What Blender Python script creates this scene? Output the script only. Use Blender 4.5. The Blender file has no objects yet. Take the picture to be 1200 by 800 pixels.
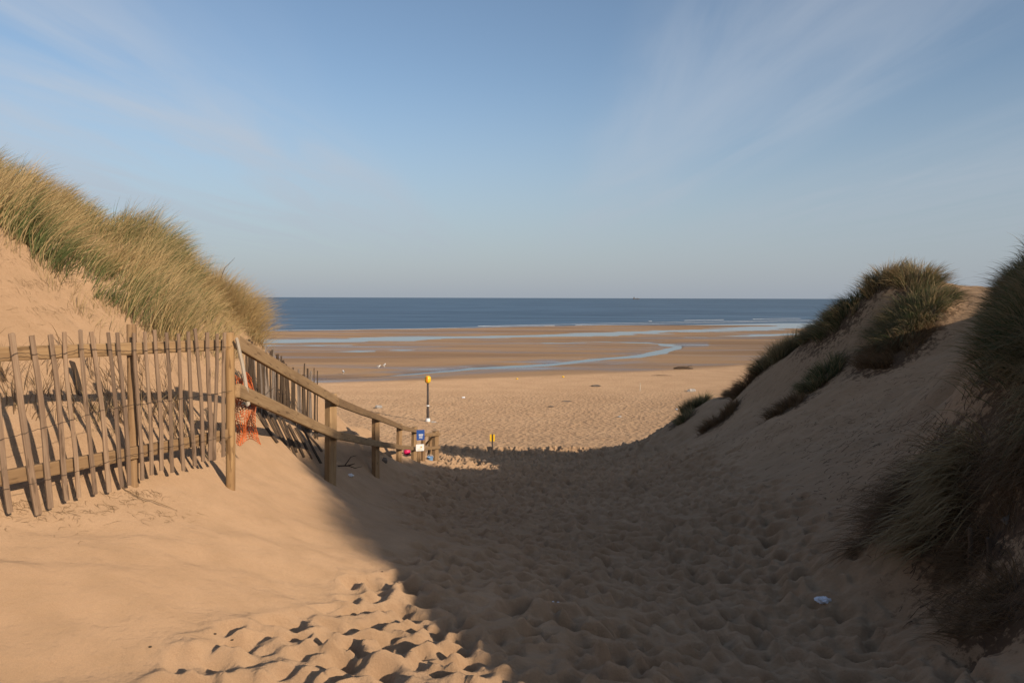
import bpy, math, random
import numpy as np
from mathutils import Vector, Matrix

random.seed(7)
RNG = np.random.default_rng(11)
S = bpy.context.scene
COL = S.collection
SEA = 0.0
CZ = 9.5                       # camera height above low-tide water
F = 867.0                      # focal length for a 1200 px wide picture
PITCH = math.radians(3.37)
ROLL = 0.0030

# ------------------------------------------------------------------ camera
cam_d = bpy.data.cameras.new('camera')
cam = bpy.data.objects.new('camera', cam_d)
COL.objects.link(cam)
cam_d.sensor_width = 36.0
cam_d.lens = F / 1200 * 36
cam_d.clip_start = 0.05
cam_d.clip_end = 90000
CAMR = Matrix.Rotation(math.pi/2 - PITCH, 3, 'X') @ Matrix.Rotation(ROLL, 3, 'Z')
cam.matrix_world = Matrix.Translation((0, 0, CZ)) @ CAMR.to_4x4()
S.camera = cam
CR = np.array(CAMR)

def ray(px, py):
    v = CR @ np.array([(px-600)/F, (400-py)/F, -1.0])
    return v
def P(px, py, d):
    """world point on the sight line at forward distance d"""
    v = ray(px, py)
    return np.array([v[0]/v[1]*d, d, CZ + v[2]/v[1]*d])
def on_plane(px, py, A, B, off=0.0):
    """sight line meets the vertical plane through ground points A and B (off = toward camera)"""
    v = ray(px, py)
    t = np.array([B[0]-A[0], B[1]-A[1]]); t = t/np.linalg.norm(t)
    n = np.array([t[1], -t[0]])
    a = np.array(A[:2]) + n*off
    k = n.dot(a) / n.dot(v[:2])
    return np.array([v[0]*k, v[1]*k, CZ + v[2]*k])

# ------------------------------------------------------------------ terrain
def sst(a, b, x):
    t = np.clip((x-a)/(b-a), 0, 1); return t*t*(3-2*t)

BY = np.array([-60, 0, 5, 10, 20, 28, 33, 40, 50, 60, 80, 90, 100, 145, 200, 215, 260, 400, 2000, 60000.])
BZ = np.array([2.6, 2.6, 2.6, 2.6, 2.6, 3.3, 2.75, 2.05, 1.4, 1.0, .52, .36, .24, .15, .15, .1, -.6, -2, -6, -30.])
def beach(y):
    return np.interp(y, BY, BZ)
def broad(x, y):
    """dune belt either side of the gap, beach beyond"""
    n = 0.9*np.sin(x*.21+1)*np.cos(y*.17+.4) + .6*np.sin(x*.37+y*.11)
    dune = 10.4 + n
    w = 1 - sst(17 + 2*np.sin(x*.15), 31 + 1.5*np.sin(x*.2+1), y)
    b = np.interp(y, [-60, 20, 28, 33], [2.75, 2.75, 2.75, 2.75]) * 0 + np.where(y < 33, 2.75, beach(y))
    return b*(1-w) + dune*w

ctrl = []
def C(px, py, d):
    p = P(px, py, d); ctrl.append(p)
def R(x, y, zr):
    ctrl.append(np.array([x, y, CZ+zr]))
# floor of the gap
for d, z in ((-4,-1.05), (0,-1.3), (2,-1.45), (3,-1.65), (5,-2.05), (7,-2.45), (10,-3.05), (15,-4.05), (20,-4.95), (24,-5.6), (28,-6.2), (33,-6.75)):
    R(0.3, d, z)
    if d > 8 and d < 30: R(-1.2, d, z + .04)
    if d > 8: R(1.9, d, z + .05)
for x in (-12,-8,-5,-2.5,2.5,5,8,12): R(x, 35, -6.95)
# right side
for c in ((1150,780,4.0),(1090,700,5.2),(1200,700,4.2),(1200,600,4.8),(1200,500,5.3),(1200,400,5.8),(1195,350,6.5),
          (970,640,7.0),(1080,545,7.6),(1150,450,9.8),(1152,390,11.2),(1172,343,9.8),(1205,336,9.2),
          (1110,347,15),(1125,400,14.0),(1112,370,15.0),(1100,460,12),(1000,520,10.5),(900,560,12),(860,600,9.5),
          (800,560,15),(900,500,15),(1000,440,15),(1050,405,15.6),(1062,324,17),(1040,327,17.2),(1086,334,16.4),(1010,350,17.6),(980,378,18.4),
          (945,400,19.5),(900,430,21.5),(840,466,25),(812,482,26.5),(790,502,28),(740,520,30.5),(695,529,32.5),
          (900,468,18.5),(850,500,19.5),(800,520,22.5),(720,540,27),(950,445,17.2),(1020,390,16.6)):
    C(*c)
for c in ((9.6,26,-4.6),(9.5,29,-6.2),(8,32,-6.7),(12,20,-1.4),(12,16.5,-.1),(14,15,-.2),(14,23,-2.6),(14,29,-6.5),(11,11,.5),
          (3.0,-1,-1.2),(4.0,-1.4,.6),(5.2,-1.2,2.3),(6.5,-1.2,3.3),(5.2,-3.6,1.25),(4.3,1.5,.7),(5.2,2.5,1.8),(6.5,2.5,2.35),(8,3.3,2.4),(5.3,4.2,.6),(6.6,5.0,1.4),(8.5,6,1.9),(10,8,1.7),  # unseen part of the right ridge, heights shaped to shade the path
          (10,2,2.8),(12,-2,2.8),(7,-5,2.0),(4.2,-5,.8),(2.2,-5,-.8),(8,-8,2.3),(7.6,9.5,.4),(9.5,12.5,.4),
          (2.6,2.0,-1.35),(3.2,2.6,-1.1),(3.4,.6,-.9)):
    R(*c)
# left side
for c in ((0,700,3.2),(0,640,3.7),(0,790,2.7),(100,700,3.35),(200,780,2.9),(200,640,4.2),(300,650,4.5),(400,640,5.5),(400,720,4.0),(500,760,3.5),(450,600,9),
          (13,598,4.2),(80,583,4.55),(155,567,4.95),(215,560,5.35),(270,574,5.7),(387,572,9.4),(440,559,13.7),(467,554,17.9),(485.6,548,21.6),(510,543.4,24.5),
          (0,500,4.75),(100,505,5.05),(0,400,5.8),(0,330,6.4),(0,275,7.0),(60,340,7.0),(110,385,7.1),(200,425,7.2),(200,490,6.3),(260,470,7.5),(262,528,6.7),
          (330,492,9.3),(335,530,8.8),(298,480,8.3),(350,502,11),(370,512,12.3),(400,500,14.3),(385,472,14.5),(430,502,18.5),(480,530,24.2),
          (0,232,8.6),(60,262,9.0),(120,297,9.4),(170,292,10.3),(215,322,11),(250,362,11.8),(285,368,12.4),(310,408,13),(332,442,13.5),
          (200,380,8.6),(260,410,9.6),(305,440,10.8)):
    C(*c)
for c in ((-8,12.5,.9),(-7,16,-2),(-6,20,-4),(-6,25,-5.9),(-10,20,-3.2),(-12,10,1.8),(-8.5,5,1.9),(-12,0,2.2),(-6,3.2,.5),(-4.6,1.5,-.5),(-5,-2,-.2),(-3,0,-1.0),(-3,-4,-.8),
          (-15,26,-5.8),(-8,31,-6.7),(-4,29,-6.2)):
    R(*c)
ctrl = np.array(ctrl)
cx, cy, cz = ctrl.T
res = cz - broad(cx, cy)
def kern(r): return np.sqrt(r*r + .06)            # near-linear kernel: no overshoot
D = np.hypot(cx[:,None]-cx, cy[:,None]-cy)
n = len(cx)
A_ = np.zeros((n+1, n+1)); A_[:n,:n] = kern(D) - np.eye(n)*.05; A_[:n,n] = 1; A_[n,:n] = 1
wts = np.linalg.solve(A_, np.append(res, 0))
def base_h(x, y):
    x = np.asarray(x, float); y = np.asarray(y, float)
    out = broad(x, y) * 1.0
    out = np.where(y > 33, np.maximum(beach(y), -99), out)
    rr = np.hypot(x, (y-12)*.85)
    m = 1 - sst(17, 26, rr)
    m = m * (1 - sst(33, 36, y))
    sel = m > 0
    if sel.any():
        xs = x[sel]; ys = y[sel]
        acc = np.full(xs.shape, wts[n])
        for i in range(n):
            acc += wts[i]*kern(np.hypot(xs-cx[i], ys-cy[i]))
        o = out.copy(); o[sel] = out[sel] + acc*m[sel]; out = o
    return out

def axis(lo, hi, fine_lo, fine_hi, step, g):
    a = list(np.arange(fine_lo, fine_hi, step))
    s, v = step, a[-1]
    up = []
    while v < hi: s = max(step, s*(1+g)); v += s; up.append(v)
    s, v = step, a[0]; dn = []
    while v > lo: s = s*(1+g); v -= s; dn.append(v)
    return np.array(dn[::-1] + a + up)
# rows: fine near the camera then in proportion to distance
ys = list(-60 + np.cumsum(np.linspace(4, .25, 29)))
ys = [v for v in ys if v < 1.9]
v = 2.0
while v < 60000:
    ys.append(v); v += max(.017, .0036*v) if v < 260 else .05*v
YS = np.array(ys)
XS = axis(-60000, 60000, -3.6, 3.8, .021, .0125)
GX, GY = np.meshgrid(XS, YS)
Z = base_h(GX, GY)

def vnoise(x, y, seed):
    """value noise, smooth"""
    r = np.random.default_rng(seed).random((257, 257)); r[256] = r[0]; r[:,256] = r[:,0]
    xi = np.floor(x).astype(np.int64); yi = np.floor(y).astype(np.int64)
    fx = x-xi; fy = y-yi; fx = fx*fx*(3-2*fx); fy = fy*fy*(3-2*fy)
    xi %= 256; yi %= 256
    a = r[yi, xi]; b = r[yi, xi+1]; c = r[yi+1, xi]; d = r[yi+1, xi+1]
    return (a*(1-fx)+b*fx)*(1-fy) + (c*(1-fx)+d*fx)*fy - .5
def fbm(x, y, seed, o=4):
    s = 0; a = 1
    for k in range(o):
        s = s + a*vnoise(x*2**k, y*2**k, seed+k); a *= .5
    return s

near = GY < 60
# soft wind-blown relief everywhere, stronger trampling along the path
cen = np.interp(GY, [0, 4, 8, 14, 24, 34], [.8, .9, .9, .5, .2, 0])
wl = np.interp(GY, [0, 3, 4.5, 6, 9, 14, 24, 34], [2.4, 2.3, 2.05, 1.75, 2.4, 2.6, 2.8, 8])
wr = np.interp(GY, [0, 4, 7, 14, 24, 34], [1.6, 1.9, 2.4, 4, 5, 9])
tr = sst(0, 1, 1 - np.where(GX < cen, (cen-GX)/wl - .75, (GX-cen)/wr - .75)/.35)
tr = tr * (GY < 62)
Z = np.where(near, Z + .05*fbm(GX*.9, GY*.9, 3)*(1-.3*tr), Z)
# oblique wind ripples on the smooth bank at left
Z = np.where(near & (GY < 16), Z + .009*fbm(GX*6, GY*6, 41, 3), Z)
rip = np.sin((GX*.8+GY*1.0)*13 + 5*vnoise(GX*.8, GY*.8, 31))*.004
rip2 = .035*vnoise((GX*.9+GY*.5)*1.1, (GY*.9-GX*.5)*2.6, 77) + .022*vnoise((GX*.9+GY*.5)*2.2, (GY*.9-GX*.5)*6, 78)
Z = np.where(near & (GX < 1), Z + (rip+rip2)*(1-tr)*sst(60, 8, GY), Z)

Z = np.where(near & (GX < -2.3) & (GY > 3.5), Z + sst(-2.3, -3.3, GX)*sst(3.5, 5, GY)*(.05*fbm(GX*2.5, GY*2.5, 23, 5)), Z)
def stamp(x, y, L, W, ang, depth, rim):
    ext = L*1.7
    i0, i1 = np.searchsorted(YS, [y-ext, y+ext]); j0, j1 = np.searchsorted(XS, [x-ext, x+ext])
    if i1-i0 < 2 or j1-j0 < 2: return
    gx = GX[i0:i1, j0:j1]-x; gy = GY[i0:i1, j0:j1]-y
    c, s = math.cos(ang), math.sin(ang)
    u = (gx*c+gy*s)/L; w = (-gx*s+gy*c)/W
    r2 = u*u+w*w*(1+.5*np.tanh(u*2))
    Z[i0:i1, j0:j1] += -depth*np.exp(-r2**1.5*1.3) + rim*np.exp(-(np.sqrt(r2)-1.35)**2*5)
pr = np.random.default_rng(5)
cnt = 0
while cnt < 20000:
    y = 2.1 + 31*pr.random()**1.35; x = pr.uniform(-3.5, 8)
    i = min(np.searchsorted(YS, y), len(YS)-1); j = np.searchsorted(XS, x)
    cnt += 1
    if pr.random() > tr[i, j]**1.3: continue
    ang = math.pi/2 + pr.normal(0, .5)
    sz = pr.uniform(.6, 1.4)*(.78+.03*y)
    lit = 1.1 if x < .2 and y < 7 else 1.0+.05*y
    stamp(x, y, .115*sz, .066*sz, ang, pr.uniform(.012, .044)*lit, pr.uniform(.003, .012)*lit)
Z = np.where(near, Z + tr*(.014*fbm(GX*3.3+.3*GY, GY*3.3, 9, 3)+.012*fbm(GX*9, GY*9, 12, 3)), Z)
# lumpy right flank
Z = Z + .38*sst(3.9, 5.2, GX)*sst(14, 10, GX)*sst(4.2, 2.5, GY)*sst(-9, -6, GY)*fbm(GX*.9+.3, GY*.9, 91, 4)*1.3  # bumps added on the unseen ridge to break up its shadow edge
rf = sst(0, 1.2, GX-cen-wr)*(GY < 34)*(GX > 0)
Z = Z + rf*(.09*fbm(GX*1.5, GY*1.1, 15, 4) + .035*fbm(GX*5, GY*4, 19, 3))

# ---- tidal flat ground plan: shallow channels cut in the flat, in plan coordinates seen from the dune
yy = np.maximum(GY, 1)
U = 600 + F*GX/yy                    # bearing of each point
V = 349 + CZ*F/yy + (U-600)*.003     # its dip
V2 = V + 2.0*fbm(GX/42., GY/16., 51, 4) + 2.1*fbm(GX/11., GY/4.5, 57, 3)
def chan(us, vs, hw, soft=1.3):
    c = np.interp(U, us, vs); h = np.interp(U, us, hw)
    inside = (U > us[0]-40) & (U < us[-1]+1)
    return np.clip((h - np.abs(V2-c))/soft, -1, 1) * inside - (~inside)*1.0
fl = (GY > 72) & (GY < 255)
m1 = chan([300,372,440,520,560,590,640,700,760,799], [451,447.5,444,437.5,432.5,431.5,428,422,414.5,408], [1.3,1.6,1.7,1.1,1.3,2.4,1.4,1.6,1.9,2.1])
m2 = chan([-9000,318,400,500,600,720,860,960,9000], [400,400,398.5,396,394,391,386,382,382], [2.0,2.0,1.8,1.9,2.1,1.9,2.2,2.5,2.5])
m3 = chan([-9000,318,360,420], [405,405,404.5,404], [1.1,1.1,1.0,.1])
m4 = chan([600,640,700,760,799], [401.5,402.5,401,402.5,407], [-1.4,.6,.3,1.0,1.6])
m5 = chan([840,880,925,9000], [394.5,394,391.5,390], [.1,1.1,1.4,1.4])
m6 = chan([390,420,440], [411,411,411], [.1,1.1,.2])
m7 = chan([450,470,488], [409.5,409.5,409.5], [.1,1.0,.2])
island = fbm(GX/14., GY/5., 88, 3)
SHEEN = np.clip(np.maximum.reduce([chan([330,372,440,560,700,780], [456,453.5,450,440,430,421], [1.5,2.4,2.4,2.2,1.6,-1.5], 2.5), chan([-9000,318,600,900,9000], [409,409,403,392,392], [.5,.5,.3,.2,.2], 3.5), chan([300,372,560,700,799,830], [447.5,447.5,432,422,408,405], [2.0,3.0,4,4,5,3], 2.5)])*.5+.5, 0, 1)
SHEEN = SHEEN*np.clip(.55+1.6*fbm(GX/16., GY/5., 95, 4), 0, 1)*(GY > 60)
cut = np.maximum.reduce([m1, m2-1.5*np.clip(island-.28,0,1), m3, m4, m5, m6, m7])
shore = np.interp(U, [-9000,330,500,640,800,920,9000], [390,388,385.3,382.3,379.2,377,374])
sea_d = V2*.35 + V*.65 - shore              # >0 on the beach side
Zf = .13 + .03*fbm(GX/20., GY/8., 61, 3)
Zf = Zf - .26*np.clip(cut*.5+.5, 0, 1)
# keep beach level near, flat farther out
wfl = sst(80, 100, GY)
Zb = Z*(1-wfl) + Zf*wfl
Zb = np.where((cut > -1) & (GY > 70) & (GY < 100), Zb - (.5*(Z-.13)*(1-wfl)+.0)*np.clip(cut+1, 0, 1)*1.9 - .26*np.clip(cut*.5+.5, 0, 1)*(1-wfl), Zb)
Zs = np.clip(sea_d*.09, -1.0, .13)
Z = np.where(GY > 72, Zb, Z)
Z = np.where((GY > 150), np.minimum(Z, Zs), Z)
Z = np.where(GY > 260, np.minimum(Z, -1.0 - (GY-260)*.0002), Z)
dryb = np.interp(U, [-9000,380,500,640,760,850,900,9000], [457,455,450.5,444,436.5,431,426,420])
vv = V + 1.2*fbm(GX/9., GY/5., 71, 3)
WET = 1 - sst(-2.2, 3.0, vv-dryb)
WET = np.where(GY < 50, 0, WET)

def gh(x, y):
    """finished ground height"""
    i = int(np.clip(np.searchsorted(YS, y)-1, 0, len(YS)-2)); j = int(np.clip(np.searchsorted(XS, x)-1, 0, len(XS)-2))
    fy = (y-YS[i])/(YS[i+1]-YS[i]); fx = (x-XS[j])/(XS[j+1]-XS[j])
    return float((Z[i,j]*(1-fx)+Z[i,j+1]*fx)*(1-fy)+(Z[i+1,j]*(1-fx)+Z[i+1,j+1]*fx)*fy)
def ghv(x, y):
    i = np.clip(np.searchsorted(YS, y)-1, 0, len(YS)-2); j = np.clip(np.searchsorted(XS, x)-1, 0, len(XS)-2)
    fy = (y-YS[i])/(YS[i+1]-YS[i]); fx = (x-XS[j])/(XS[j+1]-XS[j])
    return (Z[i,j]*(1-fx)+Z[i,j+1]*fx)*(1-fy)+(Z[i+1,j]*(1-fx)+Z[i+1,j+1]*fx)*fy
def hit(px, py, start=2.2, lo=0):
    v = ray(px, py); y = start
    while y < 400:
        z = CZ + v[2]/v[1]*y
        x = v[0]/v[1]*y
        if z < gh(x, y): return np.array([x, y, gh(x, y)])
        y *= 1.004
    # sight line clears the dune: take the crest it grazes
    yy_ = np.linspace(6, 31, 400); xx_ = v[0]/v[1]*yy_; gap = (CZ + v[2]/v[1]*yy_ - ghv(xx_, yy_))/yy_
    k_ = int(np.argmin(gap)); return np.array([xx_[k_], yy_[k_], gh(xx_[k_], yy_[k_])])
def thit(px, py, start):
    h = hit(px, py, start)
    if h[1] > 32.5:
        v = ray(px, py); yy_ = np.linspace(6, 31, 400); xx_ = v[0]/v[1]*yy_; gap = (CZ + v[2]/v[1]*yy_ - ghv(xx_, yy_))/yy_
        k_ = int(np.argmin(gap)); h = np.array([xx_[k_], yy_[k_], gh(xx_[k_], yy_[k_])])
    return h

# litter (dark plant debris mixed in the sand), as a property of the ground
LIT = np.zeros_like(Z)
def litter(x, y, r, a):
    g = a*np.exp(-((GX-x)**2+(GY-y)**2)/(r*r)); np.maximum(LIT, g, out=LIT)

# ------------------------------------------------------------------ materials
def newmat(name):
    m = bpy.data.materials.new(name); m.use_nodes = True
    nt = m.node_tree; nt.nodes.clear()
    o = nt.nodes.new('ShaderNodeOutputMaterial'); b = nt.nodes.new('ShaderNodeBsdfPrincipled')
    nt.links.new(b.outputs[0], o.inputs[0])
    return m, nt, b, o
def N(nt, t, **kw):
    nd = nt.nodes.new(t)
    for k, v in kw.items():
        if k in nd.inputs.keys() if hasattr(nd.inputs, 'keys') else False: nd.inputs[k].default_value = v
        else: setattr(nd, k, v)
    return nd
def noise(nt, vec, scale, detail=4, rough=.55, dist=0):
    nd = nt.nodes.new('ShaderNodeTexNoise')
    nd.inputs['Scale'].default_value = scale; nd.inputs['Detail'].default_value = detail
    nd.inputs['Roughness'].default_value = rough; nd.inputs['Distortion'].default_value = dist
    if vec is not None: nt.links.new(vec, nd.inputs['Vector'])
    return nd
def mapping(nt, vec, scale=(1,1,1), rot=(0,0,0), loc=(0,0,0)):
    nd = nt.nodes.new('ShaderNodeMapping'); nt.links.new(vec, nd.inputs['Vector'])
    nd.inputs['Scale'].default_value = scale; nd.inputs['Rotation'].default_value = rot; nd.inputs['Location'].default_value = loc
    return nd.outputs[0]
def mix(nt, fac, a, b, blend='MIX'):
    nd = nt.nodes.new('ShaderNodeMix'); nd.data_type = 'RGBA'; nd.blend_type = blend
    for s, v in ((0, fac), (6, a), (7, b)):
        if isinstance(v, bpy.types.NodeSocket): nt.links.new(v, nd.inputs[s])
        elif s == 0: nd.inputs[0].default_value = v
        else: nd.inputs[s].default_value = (*v, 1) if len(v) == 3 else v
    return nd.outputs[2]
def mth(nt, op, a, b=None, clamp=False):
    nd = nt.nodes.new('ShaderNodeMath'); nd.operation = op; nd.use_clamp = clamp
    for i, v in enumerate((a, b)):
        if v is None: continue
        if isinstance(v, bpy.types.NodeSocket): nt.links.new(v, nd.inputs[i])
        else: nd.inputs[i].default_value = v
    return nd.outputs[0]
def mrange(nt, v, a, b, c=0, d=1, smooth=True):
    nd = nt.nodes.new('ShaderNodeMapRange')
    if smooth: nd.interpolation_type = 'SMOOTHSTEP'
    nt.links.new(v, nd.inputs[0])
    for i, k in enumerate((a, b, c, d)): nd.inputs[i+1].default_value = k
    return nd.outputs[0]
def bump(nt, h, strength, dist, normal=None):
    nd = nt.nodes.new('ShaderNodeBump'); nd.inputs['Strength'].default_value = strength; nd.inputs['Distance'].default_value = dist
    nt.links.new(h, nd.inputs['Height'])
    if normal is not None: nt.links.new(normal, nd.inputs['Normal'])
    return nd.outputs[0]
def attr(nt, name):
    nd = nt.nodes.new('ShaderNodeAttribute'); nd.attribute_name = name; return nd.outputs['Fac']

def sand_material():
    m, nt, b, o = newmat('sand')
    pos = nt.nodes.new('ShaderNodeNewGeometry').outputs['Position']
    wet = attr(nt, 'wet'); lit = attr(nt, 'litter'); tread = attr(nt, 'tread')
    n1 = noise(nt, pos, .35, 5).outputs[0]; n2 = noise(nt, pos, 4, 6, .6).outputs[0]; n3 = noise(nt, pos, 260, 2).outputs[0]
    c = mix(nt, mrange(nt, n1, .35, .65), (.405, .266, .160), (.466, .313, .192))
    c = mix(nt, mrange(nt, n2, .35, .7, 0, .5), c, (.335, .222, .130))
    c = mix(nt, mrange(nt, n3, .3, .7, .0, .35), c, (.22, .15, .095))
    # wet flat: damp orange brown with darker streaks parallel to the sea
    st = mapping(nt, pos, (.012, .07, 1))
    s1 = noise(nt, st, 1.0, 5, .6, .4).outputs[0]
    wc = mix(nt, mrange(nt, s1, .38, .62), (.172, .106, .055), (.242, .154, .082))
    s2 = noise(nt, mapping(nt, pos, (.03, .16, 1)), 1.0, 4).outputs[0]
    wc = mix(nt, mrange(nt, s2, .52, .66, 0, .6), wc, (.125, .082, .058))
    she = attr(nt, 'sheen')
    wc = mix(nt, mth(nt, 'MULTIPLY', she, .8), wc, (.105, .082, .068))
    c = mix(nt, wet, c, wc)
    # dark plant debris
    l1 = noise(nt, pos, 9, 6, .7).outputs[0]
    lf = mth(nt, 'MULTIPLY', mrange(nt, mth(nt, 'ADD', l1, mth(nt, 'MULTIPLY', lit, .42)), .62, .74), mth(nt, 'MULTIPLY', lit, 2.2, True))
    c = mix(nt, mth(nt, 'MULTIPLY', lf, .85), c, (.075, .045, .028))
    # scattered dark flecks
    vo = nt.nodes.new('ShaderNodeTexVoronoi'); vo.inputs['Scale'].default_value = 3.1; nt.links.new(pos, vo.inputs['Vector'])
    fl = mrange(nt, vo.outputs['Distance'], .015, .035, .75, 0)
    gate = mrange(nt, noise(nt, pos, 1.3, 2).outputs[0], .55, .6)
    c = mix(nt, mth(nt, 'MULTIPLY', fl, gate), c, (.10, .07, .05))
    nt.links.new(c, b.inputs['Base Color'])
    shiny = mrange(nt, s2, .45, .66)
    rough = mth(nt, 'SUBTRACT', .95, mth(nt, 'MULTIPLY', wet, mth(nt, 'ADD', .3, mth(nt, 'MULTIPLY', shiny, .30))))
    rough = mth(nt, 'SUBTRACT', rough, mth(nt, 'MULTIPLY', mth(nt, 'MULTIPLY', she, wet), .3))
    nt.links.new(rough, b.inputs['Roughness'])
    nt.links.new(mth(nt, 'ADD', mth(nt, 'MULTIPLY', mth(nt, 'MULTIPLY', she, wet), .3), mth(nt, 'ADD', .08, mth(nt, 'MULTIPLY', wet, .04))), b.inputs['Specular IOR Level'])
    b.inputs['Diffuse Roughness'].default_value = 1.0
    # relief: trampled pattern on the dry beach, grain everywhere
    dry = mth(nt, 'SUBTRACT', 1.0, wet, True)
    v2 = nt.nodes.new('ShaderNodeTexVoronoi'); v2.feature = 'SMOOTH_F1'; v2.inputs['Scale'].default_value = 3.4; v2.inputs['Smoothness'].default_value = .25
    nt.links.new(mapping(nt, mix(nt, .12, pos, noise(nt, pos, 2.5, 2).outputs[1]), (1.1, .8, 1)), v2.inputs['Vector'])
    hp = mth(nt, 'ADD', mth(nt, 'MULTIPLY', v2.outputs['Distance'], 1.0), noise(nt, pos, 5, 4).outputs[0])
    hp = mth(nt, 'MULTIPLY', mth(nt, 'MULTIPLY', hp, dry), tread)
    nrm = bump(nt, hp, 1.0, .10)
    nrm = bump(nt, noise(nt, pos, 14, 5, .6).outputs[0], .6, .035, nrm)
    nrm = bump(nt, noise(nt, pos, 190, 3, .7).outputs[0], .35, .004, nrm)
    nt.links.new(nrm, b.inputs['Normal'])
    return m

def water_material(name, scale, strength, rough, col, spec=.5):
    m, nt, b, o = newmat(name)
    pos = nt.nodes.new('ShaderNodeNewGeometry').outputs['Position']
    w = noise(nt, mapping(nt, pos, scale), 1.0, 6, .62, .3).outputs[0]
    big = noise(nt, mapping(nt, pos, (.0016, .012, 1)), 1.0, 5, .6, .6).outputs[0]
    c = mix(nt, mrange(nt, big, .36, .64), col, tuple(k*2.0 for k in col))
    st = noise(nt, mapping(nt, pos, (.012, .11, 1)), 1.0, 6, .65, .3).outputs[0]
    c = mix(nt, mrange(nt, st, .45, .7, 0, .7), c, tuple(k*.35 for k in col))
    nt.links.new(c, b.inputs['Base Color'])
    b.inputs['Roughness'].default_value = rough; b.inputs['IOR'].default_value = 1.33
    b.inputs['Specular IOR Level'].default_value = spec
    nt.links.new(bump(nt, w, strength, .35), b.inputs['Normal'])
    if name == 'sea_water':       # wind-roughened water seen at a low angle: part body colour, part rough sky reflection
        df = nt.nodes.new('ShaderNodeBsdfDiffuse'); nt.links.new(c, df.inputs['Color'])
        gl = nt.nodes.new('ShaderNodeBsdfGlossy'); gl.inputs['Roughness'].default_value = .28; nt.links.new(bump(nt, w, .9, .6), gl.inputs['Normal'])
        gl.inputs['Color'].default_value = (.85, .93, 1, 1)
        ms = nt.nodes.new('ShaderNodeMixShader'); nt.links.new(mrange(nt, st, .3, .7, .40, .24), ms.inputs[0])
        nt.links.new(df.outputs[0], ms.inputs[1]); nt.links.new(gl.outputs[0], ms.inputs[2]); nt.links.new(ms.outputs[0], o.inputs[0])
    return m

def wood_material(name, c1, c2, c3, grain=1.0, green=0.0):
    m, nt, b, o = newmat(name)
    tc = nt.nodes.new('ShaderNodeTexCoord').outputs['Object']
    oi = nt.nodes.new('ShaderNodeObjectInfo').outputs['Random']
    off = nt.nodes.new('ShaderNodeVectorMath'); off.operation = 'ADD'
    cmb = nt.nodes.new('ShaderNodeCombineXYZ')
    for k in range(3): nt.links.new(mth(nt, 'MULTIPLY', oi, 37.0+k*11), cmb.inputs[k])
    nt.links.new(tc, off.inputs[0]); nt.links.new(cmb.outputs[0], off.inputs[1])
    v = off.outputs[0]
    g = noise(nt, mapping(nt, v, (2.2, 55, 55)), 1.0, 5, .6, .6).outputs[0]
    g2 = noise(nt, mapping(nt, v, (1.6, 7, 7)), 1.0, 4).outputs[0]
    c = mix(nt, mrange(nt, g, .35, .66), c1, c2)
    c = mix(nt, mrange(nt, g2, .45, .72, 0, .7), c, c3)
    c = mix(nt, mth(nt, 'MULTIPLY', oi, .7), c, c3)
    g3 = noise(nt, mapping(nt, v, (5, 26, 26)), 1.0, 3).outputs[0]
    c = mix(nt, mrange(nt, g3, .60, .68, 0, .6), c, (c3[0]*.45, c3[1]*.42, c3[2]*.4))
    nt.links.new(c, b.inputs['Base Color'])
    b.inputs['Roughness'].default_value = .85; b.inputs['Specular IOR Level'].default_value = .2
    nt.links.new(bump(nt, g, .6*grain, .004), b.inputs['Normal'])
    return m

def grass_material(name, greens, straw, bias):
    m, nt, b, o = newmat(name)
    t = attr(nt, 'tint'); a = attr(nt, 'along')
    pos = nt.nodes.new('ShaderNodeNewGeometry').outputs['Position']
    patch = noise(nt, pos, 1.6, 3).outputs[0]
    f = mrange(nt, mth(nt, 'ADD', mth(nt, 'ADD', t, mth(nt, 'MULTIPLY', patch, .9)), mth(nt, 'MULTIPLY', a, .22)), bias, bias+.45)
    c = mix(nt, f, greens, straw)
    # dry brown sheaths at the foot of each shoot
    c = mix(nt, mrange(nt, a, .0, .22, .75, 0), c, (.22, .135, .07))
    c = mix(nt, mrange(nt, t, .0, 1, 0, .3), c, (straw[0]*.55, straw[1]*.5, straw[2]*.45))
    nt.links.new(c, b.inputs['Base Color'])
    b.inputs['Roughness'].default_value = .6; b.inputs['Specular IOR Level'].default_value = .25
    tr_ = nt.nodes.new('ShaderNodeBsdfTranslucent'); nt.links.new(c, tr_.inputs['Color'])
    ms = nt.nodes.new('ShaderNodeMixShader'); ms.inputs[0].default_value = .3
    nt.links.new(b.outputs[0], ms.inputs[1]); nt.links.new(tr_.outputs[0], ms.inputs[2]); nt.links.new(ms.outputs[0], o.inputs[0])
    return m

def plain(name, c, rough=.5, spec=.4, metal=0, var=.15, sc=12):
    m, nt, b, o = newmat(name)
    tc = nt.nodes.new('ShaderNodeTexCoord').outputs['Object']
    n1 = noise(nt, tc, sc, 4).outputs[0]
    nt.links.new(mix(nt, mrange(nt, n1, .35, .7, 0, 1), c, tuple(k*(1-var*2) for k in c)), b.inputs['Base Color'])
    b.inputs['Roughness'].default_value = rough; b.inputs['Specular IOR Level'].default_value = spec; b.inputs['Metallic'].default_value = metal
    return m

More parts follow.
